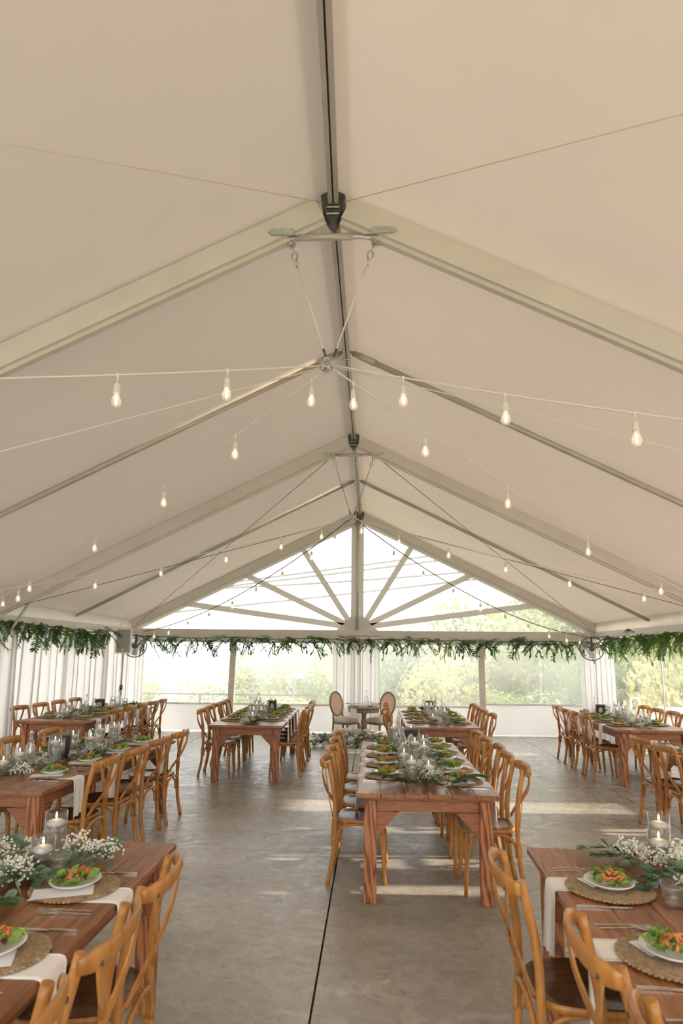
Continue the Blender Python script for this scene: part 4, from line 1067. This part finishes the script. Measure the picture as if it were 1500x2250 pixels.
def setting(T, side, y, where, lvl, k):
    # side: +1 = right edge, -1 = left edge. lvl 2: everything, 1: no small cards, 0: far away
    rz = PI / 2 if side > 0 else -PI / 2                    # local +y points to the table centre
    cx = side * (TW / 2 - 0.225)
    c, s = math.cos(rz), math.sin(rz)
    def at(lx, ly): return cx + lx * c - ly * s, y + lx * s + ly * c
    x_, y_ = at(-0.055, 0); flat('napkin', NAP[k % 3], T, x_, y_, 0, rz, 'white cloth napkin hanging off the edge, ' + where, 'napkin', 'white napkins')
    flat('charger', CHARGER, T, cx, y, 0.0035, rz + rnd(0, 3), 'round woven straw charger, ' + where, 'charger', 'woven chargers')
    if lvl >= 1:
        x_, y_ = at(-0.075, 0.015); flat('menu_card', MENU, T, x_, y_, 0.0145, rz + 0.35, 'white menu card tucked under the plate, ' + where, 'menu card', 'menu cards', 0.0)
    flat('salad_plate', PLATE, T, cx, y, 0.0165, rz, 'white oval salad plate, ' + where, 'plate', 'white salad plates')
    sa = thing('salad', 'green salad with carrot, ' + where, 'salad', (0, 0, 0), 0, 'plated salads')
    le, ca, be = SAL[(k * 3 + int(y * 7)) % 4]
    for nm, me in (('lettuce', le), ('carrot', ca), ('beet', be)):
        p = link(nm, me, sa); p['kind'] = 'stuff'
    cc, ss = math.cos(T.rotation_euler.z), math.sin(T.rotation_euler.z)
    sa.location = (T.location.x + cx * cc - y * ss, T.location.y + cx * ss + y * cc, TH + 0.0165); sa.rotation_euler = (0, 0, T.rotation_euler.z + rz + rnd(-0.6, 0.6))
    x_, y_ = at(0.162, 0.145 if side > 0 else 0.195)
    gl2 = thing('water_glass', 'clear water tumbler, ' + where, 'glass', (T.location.x + x_ * cc - y_ * ss, T.location.y + x_ * ss + y_ * cc, TH), 0, 'water tumblers')
    link('tumbler', TUMB, gl2); link('water', TWAT, gl2)
    if lvl >= 1:
        for q, (lx, ly, wh) in enumerate(((-0.255, -0.175, 'outer'), (-0.225, -0.165, 'inner'))):
            x_, y_ = at(lx, ly); flat('fork', FORK, T, x_, y_, 0.0005, rz + rnd(-0.04, 0.06), wh + ' steel fork, ' + where, 'fork', 'steel forks')
        x_, y_ = at(0.20, -0.19); flat('knife', KNIFE, T, x_, y_, 0.0005, rz + rnd(-0.03, 0.03), 'steel knife beside the charger, ' + where, 'knife', 'steel knives')
    if lvl >= 2:
        x_, y_ = at(-0.06, 0.195); flat('place_card', CARD, T, x_, y_, 0.002, rz + 0.5, 'sage green place card against the greenery, ' + where, 'place card', 'place cards', -0.45)
TBL = {}
def lay_table(key, x, y, rz, name, tlabel, left, right, lvl, lplates=None, rplates=None, off=0.21):
    T = put_table(x, y, rz, tlabel); TBL[key] = T
    c, s = math.cos(rz), math.sin(rz)
    for side, ys, ps in ((-1, left, lplates or left), (1, right, rplates or right)):
        sw = 'left' if side < 0 else 'right'
        for k, wy in enumerate(ys):
            jx = rnd(-0.015, 0.02)
            ox = off
            if isinstance(wy, tuple): wy, ox = wy
            lx = side * (TW / 2 + ox - 0.245 + jx); ly = wy - y
            put_chair((x + lx * c - ly * s, y + lx * s + ly * c, 0), rz + (PI / 2 if side > 0 else -PI / 2) + rnd(-0.05, 0.05), 'honey brown cross-back chair, %s from front, %s side of the %s' % (ORD[k], sw, name))
        for k, wy in enumerate(ps):
            if isinstance(wy, tuple): wy = wy[0]
            setting(T, side, wy - y, '%s place, %s side of the %s' % (ORD[k], sw, name), lvl, k)
    return T
def dress(key, name, vases, bottles, sign=None, garland=None):
    T = TBL[key]; c, s = math.cos(T.rotation_euler.z), math.sin(T.rotation_euler.z)
    W = lambda x, y: (T.location.x + x * c - y * s, T.location.y + x * s + y * c, TH)
    for k, (x, y, h) in enumerate(sorted(vases, key=lambda v: v[1])):
        vase(W(x, y), h, 'floating candle in glass cylinder, %s from front of the %s' % (ORD[k], name))
    for k, (x, y) in enumerate(bottles):
        bottle(W(x, y), 'clear swing-top water bottle, %s from front of the %s' % (ORD[k], name))
    if sign: table_sign(W(sign[0], sign[1]), T.rotation_euler.z + sign[2], 'dark framed table sign standing on the %s' % name, sign[3] if len(sign) > 3 else 1.0)
    garland_runner(T, 'eucalyptus and white gypsophila runner down the %s' % name, **garland)
def seats(a, n, sp): return [a + sp * k for k in range(n)]

lay_table('L1', -1.485, 0.80, 0.006, 'near left table', 'farm table cropped by the lower left corner, bare plank end showing', [], [(1.60, 0.15), (2.12, 0.15), (2.63, 0.165)], 2, None, [1.62, 2.22, 2.82])
lay_table('R1', 1.212, 0.87, -0.03, 'near right table', 'farm table cropped by the lower right corner with two lit candles', [(1.62, 0.048), (2.14, 0.048), (2.81, 0.20)], [], 2, [1.72, 2.35, 2.98])
lay_table('L2', -2.79, 4.66, -0.045, 'middle left table', 'farm table at middle left under a bottle and many candles', [5.35, 6.15, 6.85], [5.22, 5.80, 6.40, 6.98], 1, None, None, 0.16)
lay_table('L3', -4.42, 9.0, -0.02, 'drape-side table', 'dark looking farm table standing along the white side drapes', seats(9.5, 4, 0.58), seats(9.45, 5, 0.49), 0)
lay_table('B', -1.69, 8.88, 0.03, 'railing-side table', 'farm table between the drapes and the round pedestal table', seats(9.5, 5, 0.47), seats(9.55, 5, 0.47), 0)
lay_table('C1', 0.395, 4.79, 0.0, 'front centre table', 'farm table standing in the middle of the floor, legs in full view', [5.41, 5.93, 6.48, 7.02], seats(5.22, 5, 0.51), 1, [5.44, 5.95, 6.48, 7.02], seats(5.24, 5, 0.50))
lay_table('C2', 0.95, 9.0, 0.0, 'rear centre table', 'farm table behind the centre table, near the pedestal table', seats(9.6, 4, 0.56), seats(9.5, 4, 0.58), 0)
lay_table('R2', 3.52, 4.9, 0.0, 'middle right table', 'farm table mostly cut off by the right picture edge', [5.95, 6.52, 7.08], [], 0)
lay_table('R3', 3.76, 9.08, -0.02, 'clear-wall table', 'farm table standing alongside the clear vinyl side wall', seats(9.66, 4, 0.53), seats(9.75, 4, 0.53), 0)

dress('L1', 'near left table', [(0.03, 2.22, 0.15), (-0.03, 2.46, 0.20), (-0.17, 2.08, 0.15), (-0.23, 1.9, 0.20)], [], None, dict(y0=0.9, y1=2.30, detail=True, half=0.17, dens=1.5, xc=-0.03, extra=[(0.06, 2.28, -1.3), (0.08, 2.34, -1.0), (0.10, 2.20, -1.6), (0.0, 2.2, -1.2), (-0.1, 2.0, -1.5), (0.02, 2.05, -1.75), (-0.08, 1.75, -1.6)], breath=[(-0.22, 2.36, 1.0), (-0.12, 2.40, 1.1), (0.10, 2.44, 1.2), (0.18, 2.42, 1.1), (0.25, 2.38, 1.0), (-0.14, 2.27, 1.1), (-0.06, 2.30, 1.0), (-0.14, 2.12, 1.0), (-0.07, 1.95, 1.0), (-0.06, 1.80, 1.1), (-0.10, 1.66, 1.1)]))
dress('R1', 'near right table', [(0.085, 2.50, 0.15), (0.14, 2.63, 0.20)], [], None, dict(y0=1.4, y1=2.42, detail=True, half=0.16, dens=1.5, xc=0.08, extra=[(-0.02, 2.55, 1.5), (-0.04, 2.48, 1.75), (0.0, 2.40, 1.3), (0.02, 2.32, 1.6), (0.03, 2.2, 1.9)], breath=[(-0.06, 2.52, 1.1), (-0.01, 2.56, 1.1), (0.03, 2.44, 0.9), (0.10, 2.36, 1.2), (0.16, 2.42, 1.2), (0.13, 2.27, 1.2), (0.20, 2.3, 1.2), (0.15, 2.15, 1.2), (0.22, 2.55, 1.1)]))
def row(n, a, b, hs): return [(rnd(-0.10, 0.10), lerp(a, b, (k + rnd(-0.2, 0.2)) / (n - 1)), hs[k % len(hs)]) for k in range(n)]
dress('L2', 'middle left table', [(-0.12, 0.5, 0.15), (-0.05, 0.6, 0.20), (0.05, 0.95, 0.25), (-0.02, 1.15, 0.20), (0.0, 1.35, 0.25), (0.05, 1.6, 0.20), (0.02, 1.85, 0.25), (0.05, 2.1, 0.25), (-0.02, 2.3, 0.20)], [(-0.08, 0.80), (0.05, 1.75)], (-0.08, 1.30, 0.5, 1.15), dict(y0=0.25, y1=2.5, detail=True, half=0.15, dens=0.9))
dress('L3', 'drape-side table', row(7, 0.4, 2.3, [0.15, 0.20, 0.20]), [(0.05, 0.95), (0.05, 2.15)], (0.0, 1.55, 0.3), dict(y0=0.15, y1=2.45, detail=False, half=0.13))
dress('B', 'railing-side table', row(8, 0.4, 2.3, [0.15, 0.20, 0.25]), [(-0.1, 1.0), (-0.12, 2.0)], (0.12, 1.9, 0.0), dict(y0=0.1, y1=2.5, detail=False, half=0.13))
dress('C1', 'front centre table', [(-0.09, 0.45, 0.20), (0.05, 0.55, 0.15), (-0.13, 0.80, 0.20), (-0.02, 1.15, 0.25), (0.07, 1.28, 0.20), (0.10, 1.75, 0.20), (0.00, 2.05, 0.25), (-0.17, 2.3, 0.25), (0.06, 2.4, 0.20)], [(-0.11, 1.45), (-0.14, 2.15)], (-0.03, 2.0, 0.5, 1.2), dict(y0=0.30, y1=2.5, detail=True, half=0.12, dens=0.9, breath=[(0.03, 0.40, 1.0), (0.09, 0.47, 1.0), (-0.05, 0.62, 1.0), (0.12, 0.62, 0.9), (0.0, 0.9, 1.0), (0.1, 1.05, 0.9)], fern_end=[(-0.12, 0.33, 2.35), (-0.16, 0.38, 1.9), (-0.10, 0.30, 2.8), (0.20, 0.33, -2.3), (0.22, 0.40, -1.9), (0.16, 0.28, -2.7), (0.05, 0.3, 3.0)]))
dress('C2', 'rear centre table', row(7, 0.4, 2.4, [0.15, 0.20, 0.25]), [(0.1, 1.1), (-0.1, 2.1)], (0.02, 2.2, 0.0), dict(y0=0.1, y1=2.5, detail=False, half=0.13))
dress('R2', 'middle right table', row(4, 1.2, 2.3, [0.15, 0.20]), [], None, dict(y0=0.9, y1=2.5, detail=False, half=0.13))
dress('R3', 'clear-wall table', row(8, 0.3, 2.4, [0.20, 0.15, 0.25]), [(-0.02, 0.9), (-0.1, 2.2)], (-0.12, 1.85, -0.2), dict(y0=0.1, y1=2.5, detail=False, half=0.15))

# ------------------------------------------------------------------ sweetheart table, oval chairs, floor flowers
random.seed(31)
SX, SY = -0.16, 12.95
sw = thing('pedestal_table', 'round wooden pedestal table set for two before the centre drapes', 'table', (SX, SY, 0))
MB().lathe([(0.0, 0.725), (0.355, 0.725), (0.362, 0.732), (0.362, 0.744), (0.355, 0.750), (0.0, 0.750)], 36).obj('tabletop', 'limed_oak', sw)
MB().lathe([(0.0, 0.640), (0.325, 0.640), (0.333, 0.648), (0.333, 0.7245), (0.0, 0.7245)], 36).obj('apron', 'limed_oak', sw)
MB().lathe([(0.0, 0.03), (0.075, 0.035), (0.070, 0.10), (0.055, 0.13), (0.062, 0.17), (0.048, 0.20), (0.060, 0.26), (0.066, 0.36), (0.058, 0.47), (0.045, 0.53), (0.056, 0.55), (0.046, 0.575), (0.062, 0.60), (0.064, 0.639), (0.0, 0.639)], 24).obj('column', 'limed_oak', sw)
for k in range(4):
    a = PI / 4 + k * PI / 2; c, s = math.cos(a), math.sin(a)
    MB().tube(bez([(0.05 * c, 0.05 * s, 0.12), (0.16 * c, 0.16 * s, 0.10), (0.26 * c, 0.26 * s, 0.035), (0.30 * c, 0.30 * s, 0.022)], 4), [0.035] * 5 + [0.028] * 4 + [0.022] * 4, 8).obj('foot', 'limed_oak', sw)
sw.scale = (0.9, 0.9, 0.9); ZT = 0.675
bottle((SX + 0.05, SY - 0.02, ZT), 'tall clear water bottle on the round pedestal table')
for k, (dx, dy, w) in enumerate(((-0.22, -0.10, 'beside the railing side chair'), (-0.04, -0.14, 'nearest the bottle'), (0.20, -0.10, 'beside the chair by the centre tables'), (0.12, 0.12, 'behind the bottle'))):
    g_ = thing('water_glass', 'clear tumbler on the pedestal table, ' + w, 'glass', (SX + dx, SY + dy, ZT), 0, 'tumblers on the pedestal table'); link('tumbler', TUMB, g_); link('water', TWAT, g_)
for k, (dx, w) in enumerate(((-0.20, 'railing side'), (0.17, 'side by the centre tables'))):
    o_ = link('salad_plate', PLATE, None, (SX + dx, SY + 0.04, ZT)); tag(o_, 'white plate on the pedestal table, ' + w, 'plate', 'plates on the pedestal table')
    q = thing('table_sprig', 'small sprig of greenery on the pedestal table, ' + w, 'greenery', (SX + dx, SY + 0.03, ZT + 0.028), rnd(0, 3), 'sprigs on the pedestal table')
    for j in range(3):
        e = link('eucalyptus_sprig', SPR[j][2], q, (rnd(-0.05, 0.05), rnd(-0.05, 0.0), 0.0), (0.1, 0, rnd(-1.6, 1.6)), 0.6); e['kind'] = 'stuff'
o_ = MB().box(-0.08, -0.0015, -0.18, 0.08, 0.0015, 0.0).obj('napkin', 'napkin'); o_.location = (SX - 0.20, SY - 0.267, 0.66); o_.rotation_euler = (0, 0, -0.64)
tag(o_, 'white napkin hanging from the round pedestal table', 'napkin')
def oval_chair(x, y, rz, label):
    t = thing('oval_back_chair', label, 'chair', (x, y, 0), rz, 'oval back chairs')      # faces local +y
    # padded seat
    vs = []; fs = []; n = 28
    def out(k, z):
        r = []
        for i in range(n):
            a = 2 * PI * i / n; c, s = math.cos(a), math.sin(a); e = 0.6
            xx = abs(c) ** e * (1 if c > 0 else -1); y2 = abs(s) ** e * (1 if s > 0 else -1); r.append((xx * (0.235 + 0.025 * y2) * k, y2 * 0.235 * k, z))
        return r
    rs = [(0.98, 0.405), (1.0, 0.42), (1.0, 0.455), (0.95, 0.485), (0.75, 0.505), (0.4, 0.512)]
    for k, z in rs: vs += out(k, z)
    for r in range(len(rs) - 1):
        for i in range(n): fs.append((r * n + i, r * n + (i + 1) % n, (r + 1) * n + (i + 1) % n, (r + 1) * n + i))
    fs.append(tuple(reversed(range(n)))); fs.append(tuple(range((len(rs) - 1) * n, len(rs) * n)))
    MB().add(vs, fs, True).obj('cushion', 'linen', t)
    vs = out(1.01, 0.365) + out(1.02, 0.41); fs = [(i, (i + 1) % n, n + (i + 1) % n, n + i) for i in range(n)] + [tuple(reversed(range(n))), tuple(range(n, 2 * n))]
    MB().add(vs, fs, True).obj('seat_rail', 'limed_oak', t)
    for sx in (-1, 1):
        MB().lathe([(0.0, 0.0), (0.012, 0.0), (0.016, 0.05), (0.023, 0.28), (0.017, 0.30), (0.027, 0.32), (0.027, 0.375), (0.0, 0.375)], 14, (sx * 0.215, 0.195, 0)).obj('leg', 'limed_oak', t)
        MB().tube(bez([(sx * 0.20, -0.26, 0), (sx * 0.19, -0.215, 0.2), (sx * 0.185, -0.20, 0.375)], 5), 0.021, 10).obj('leg', 'limed_oak', t)
        MB().tube([(sx * 0.185, -0.20, 0.37), (sx * 0.175, -0.215, 0.50), (sx * 0.155, -0.232, 0.60)], 0.020, 10).obj('back_stile', 'limed_oak', t)
    tilt = 0.16; rx, rzv = 0.225, 0.255; c0 = Vector((0, -0.262, 0.775))
    pts = [c0 + Vector((rx * math.cos(2 * PI * k / 36), -math.sin(2 * PI * k / 36) * rzv * tilt, math.sin(2 * PI * k / 36) * rzv)) for k in range(37)]
    MB().tube(pts, 0.020, 10, cap=False, up=(0, 1, 0)).obj('oval_frame', 'limed_oak', t)
    pn = [c0 + Vector((0.96 * rx * math.cos(2 * PI * k / 36), -math.sin(2 * PI * k / 36) * rzv * tilt, 0.96 * math.sin(2 * PI * k / 36) * rzv)) for k in range(36)]
    MB().add([p + Vector((0, 0.003, 0)) for p in pn] + [p - Vector((0, 0.003, 0)) for p in pn], [tuple(range(36)), tuple(reversed(range(36, 72)))]).obj('cane_panel', 'cane', t)
    t.scale = (0.9, 0.9, 0.9)
    return t
oval_chair(SX - 0.36, SY + 0.24, -2.15, "oval cane-back chair with padded seat on the railing side")
oval_chair(SX + 0.30, SY + 0.27, 2.35, "oval cane-back chair with padded seat behind the round table bottle")
def rose_mesh():
    m = MB()
    for ringk, (nr, r, tilt, z) in enumerate(((5, 0.030, 0.35, 0.0), (5, 0.022, 0.8, 0.010), (4, 0.012, 1.2, 0.018))):
        for k in range(nr):
            a = 2 * PI * k / nr + ringk * 0.5; vs, fs = round_leaf(0.022 - 0.004 * ringk)
            m.add(vs, fs, True, aim((0.3 * r * math.cos(a), 0.3 * r * math.sin(a), z), (math.cos(a), math.sin(a), tilt)))
    m.ico((0, 0, 0.022), 0.014)
    return m.mesh('rose', 'petal')
ROSE = rose_mesh()
ff = thing('floor_flowers', 'long mound of white roses and greenery on the floor before the pedestal table', 'flowers', (SX - 0.10, 12.35, 0))
for k in range(120):
    x = rnd(-0.85, 0.95); y = rnd(-0.15, 0.18); h = 0.24 * max(0.15, (1 - (abs(x) / 1.0) ** 2))
    e = link('eucalyptus_sprig', random.choice(SPR)[2], ff, (x, y, rnd(0.01, h)), (rnd(-0.2, 0.5), 0, rnd(0, 6)), rnd(0.6, 1.0)); e['kind'] = 'stuff'
for k in range(40):
    x = rnd(-1.0, 0.95); link('leaf_spray', random.choice(RUS), ff, (x, rnd(-0.15, 0.1), rnd(0.02, 0.12)), (rnd(0, 0.4), 0, rnd(0, 6)), rnd(0.4, 0.7))
for k in range(110):
    x = rnd(-0.78, 1.0); h = 0.30 * max(0.25, 1 - (abs(x) / 1.05) ** 2); y = rnd(-0.14, 0.12)
    link('rose', ROSE, ff, (x, y, h * rnd(0.6, 1.0)), (rnd(-0.3, 0.9), rnd(-0.5, 0.5), rnd(0, 6)), rnd(1.1, 1.8))
for k in range(12):
    b, s_ = random.choice(BRE); o_ = link('babys_breath', b, ff, (rnd(-0.9, 0.9), rnd(-0.15, 0.1), 0.06), (0, 0, rnd(0, 6)), 1.0); o_['kind'] = 'stuff'

# ------------------------------------------------------------------ outside
random.seed(5)
vs = []; fs = []; nx, ny = 40, 30
def ground_z(x, y):
    z = -0.35
    if y > 16: z -= min(6.0, (y - 16) * (0.30 - 0.014 * max(-8, min(12, x))))
    return z
for j in range(ny + 1):
    for i in range(nx + 1):
        x = lerp(-60, 60, i / nx); y = lerp(-30, 75, j / ny); vs.append((x, y, ground_z(x, y)))
for j in range(ny):
    for i in range(nx):
        a = j * (nx + 1) + i; fs.append((a, a + 1, a + nx + 2, a + nx + 1))
gnd = MB().add(vs, fs, True).obj('ground', 'meadow'); struct(gnd, 'pale meadow sloping away outside the tent', 'ground')
lk = MB().box(-900, 75, -9, 900, 1500, -8.5).obj('lake', 'lake'); struct(lk, 'hazy pale lake beyond the trees', 'lake')
def crown_mesh(seed, n, mat, size):
    random.seed(seed); m = MB(); blobs = [(rdir(0.2) * rnd(0.25, 0.75), rnd(0.3, 0.55)) for _ in range(13)]
    for k in range(n):
        c, r = random.choice(blobs); d = rdir(); p = c + d * r * (0.55 + 0.45 * random.random())
        nrm = (d + rdir() * 0.9).normalized(); u = nrm.orthogonal().normalized(); w = nrm.cross(u); s = size * rnd(0.6, 1.3)
        m.add([p - u * s, p + w * s * 0.6, p + u * s, p - w * s * 0.6], [(0, 1, 2, 3)])
    return m.mesh('crown', mat)
CR = {k: [crown_mesh(i * 7 + 3, 3600, k, 0.045) for i in range(2)] for k in ('leaf_olive', 'leaf_yellow', 'leaf_dark')}
def tree(x, y, top, rx, rz, mat, label, k):
    gz_ = ground_z(x, y); t = thing('tree', label, 'tree', (x, y, gz_), rnd(0, 6), 'trees outside the tent')
    zc = top - rz - gz_
    c = link('crown', CR[mat][k % 2], t, (0, 0, zc), (0, 0, rnd(0, 6)), (rx, rx, rz)); c['kind'] = 'stuff'
    MB().tube(bez([(0, 0, 0), (0.1, 0.05, zc * 0.5), (0.0, 0, zc)], 4), [0.14 * rx ** 0.5] * 5 + [0.08] * 4, 8).obj('trunk', 'bark', t)
    for j in range(3):
        a = rnd(0, 6); MB().tube([(0, 0, zc * 0.8), (rx * 0.5 * math.cos(a), rx * 0.5 * math.sin(a), zc + rz * 0.3)], [0.06, 0.02], 6).obj('branch', 'bark', t)
trees = [(-9.0, 24, 1.25, 1.9, 1.5, 'leaf_olive', 'low pale tree seen through the window beside the speaker drape'),
 (-6.0, 27, 0.65, 2.2, 1.3, 'leaf_yellow', 'low yellowish tree behind the railing beside the slanted post'),
 (-4.6, 26, 1.9, 1.7, 1.8, 'leaf_olive', 'pale tree just past the slanted post beyond the railing'),
 (-2.4, 24, 2.2, 1.8, 2.0, 'leaf_olive', 'pale green tree between slanted post and centre drape'),
 (-1.1, 27, 3.2, 1.7, 2.4, 'leaf_dark', 'taller tree rising beside the centre drape on the railing side'),
 (-2.6, 19.5, 0.55, 1.3, 0.9, 'leaf_yellow', 'yellow bush at the end of the railing'),
 (1.0, 23, 3.0, 1.9, 2.4, 'leaf_dark', 'dark tree directly beyond the centre drape bottle side'),
 (2.3, 21, 2.4, 1.7, 2.0, 'leaf_yellow', 'yellow green tree in the middle of the straight post window'),
 (3.4, 26, 3.9, 2.1, 2.8, 'leaf_dark', 'dark tree peeking above the straight post'),
 (5.2, 23, 3.4, 2.1, 2.4, 'leaf_olive', 'pale green tree just past the straight post'),
 (7.0, 27, 5.0, 2.6, 3.2, 'leaf_olive', 'tall pale tree showing in the lower gable pane'),
 (6.8, 19.6, 2.4, 1.6, 1.9, 'leaf_dark', 'dark brushy tree right behind the window beside the fan'),
 (8.6, 22, 4.6, 2.4, 3.0, 'leaf_yellow', 'yellow green tree above the exposed fan corner'),
 (4.2, 18.6, 0.75, 1.2, 0.8, 'leaf_olive', 'low bush under the straight post window'),
 (7.5, 16.8, 3.2, 1.7, 2.5, 'leaf_yellow', 'sunlit yellow tree seen through the clear side panel'),
 (8.3, 19.0, 3.2, 1.7, 2.4, 'leaf_olive', 'green tree behind the clear side panel and drape'),
 (10.5, 27, 5.5, 2.6, 3.5, 'leaf_dark', 'big dark tree far behind the clear side panel'),
 (11.5, 10.2, 5.0, 1.9, 2.6, 'leaf_olive', 'tree shading the clear side wall, beyond the picture edge'),  # this tree and the next are added out of view to block sun
 (12.0, 13.6, 5.2, 2.0, 2.8, 'leaf_dark', 'dark tree shading the clear side wall past the folding table'),
 (-0.4, 33, 3.0, 2.6, 2.6, 'leaf_olive', 'distant tree behind the centre drape'),
 (10.0, 31, 6.5, 3.4, 4.0, 'leaf_dark', 'distant tall tree above the trees by the fan corner'),
 (5.0, 32, 4.4, 3.0, 3.2, 'leaf_yellow', 'distant yellowish tree above the straight post window'),
 (2.0, 34, 3.6, 2.8, 2.8, 'leaf_olive', 'distant pale tree left of the straight post')]
for k, a in enumerate(trees): tree(*a, k)
# deck railing
ra_ = thing('railing', 'black metal deck railing with thin cables outside the windows', 'railing', (0, 17.0, 0))
zr_ = 0.62
MB().box(-6.6, -0.025, zr_ - 0.03, -1.43, 0.025, zr_ + 0.01).obj('top_rail', 'dark_steel', ra_)
for x in (-6.3, -4.45, -2.95, -1.45): MB().box(x - 0.03, -0.03, -0.4, x + 0.03, 0.03, zr_ + 0.01).obj('rail_post', 'dark_steel', ra_)
for k in range(5): MB().tube([(-6.6, 0, zr_ - 0.14 - 0.12 * k), (-1.45, 0, zr_ - 0.14 - 0.12 * k)], 0.006, 5).obj('rail_cable', 'dark_steel', ra_)
# overhead power lines beyond the gable
def wire(x0, z0, x1, z1, sag, label):
    pts = [(lerp(x0, x1, k / 16), 30, lerp(z0, z1, k / 16) - sag * 4 * (k / 16) * (1 - k / 16)) for k in range(17)]
    tag(MB().tube(pts, 0.05, 5).obj('power_line', 'grey_cable'), label, 'cable', 'power lines')
wire(-14, 3.0, 16, 6.6, 0.15, 'lowest power line crossing behind the sunburst gable')
wire(-14, 4.4, 16, 6.9, 0.5, 'wavy power line crossing behind the middle of the gable')
wire(-14, 3.9, 16, 7.9, 0.2, 'second highest power line behind the sunburst gable')
wire(-14, 4.0, 16, 8.3, 0.2, 'highest power line behind the sunburst gable')
# outside the clear side wall
sh = thing('shed', 'white boarded shed with dark window outside the clear side wall', 'shed', (9.35, 20.6, -0.6))
MB().box(0, -2.4, 0, 3, 1.6, 3.0).obj('wall', 'shed_paint', sh)
wi_ = MB().box(-0.04, -0.5, 0.85, 0.0, 0.6, 1.75).obj('window_frame', 'white_plastic', sh)
MB().box(-0.06, -0.42, 0.93, -0.04, 0.52, 1.67).obj('pane', 'shed_glass', wi_)
MB().prism([(-0.3, 2.95), (1.5, 4.0), (3.3, 2.95)], -2.6, 1.8).obj('roof', 'grey_plastic', sh)
bn = thing('folding_table', 'grey sided folding table with white top outside the clear side wall', 'table', (5.95, 12.5, -0.3))
MB().bbox(-0.45, -0.9, 0.98, 0.45, 0.75, 1.03).obj('top', 'white_plastic', bn)
MB().prism([(-0.42, 0.97), (0.42, 0.97), (0.36, 0.35), (-0.36, 0.35)], -0.8, 0.70).obj('skirt', 'grey_plastic', bn)
for sx in (-1, 1):
    for y in (-0.7, 0.6): MB().tube([(sx * 0.3, y, 0), (sx * 0.3, y, 0.36)], 0.018, 8).obj('leg', 'white_plastic', bn)
hc = thing('hand_cart', 'white tube framed cart handle outside the clear side panel', 'cart', (6.0, 15.5, -0.34), PI / 2)
MB().tube(bez([(-0.24, 0, 0.0), (-0.24, 0, 0.8), (-0.23, 0, 1.02), (-0.17, 0, 1.09), (0.17, 0, 1.09), (0.23, 0, 1.02), (0.24, 0, 0.8), (0.24, 0, 0.0)], 5), 0.022, 8).obj('handle', 'white_plastic', hc)
MB().box(-0.24, -0.02, 0.6, 0.24, 0.02, 0.64).obj('crossbar', 'white_plastic', hc)
MB().bbox(-0.26, -0.35, 0.02, 0.26, 0.0, 0.06).obj('toe_plate', 'grey_plastic', hc)
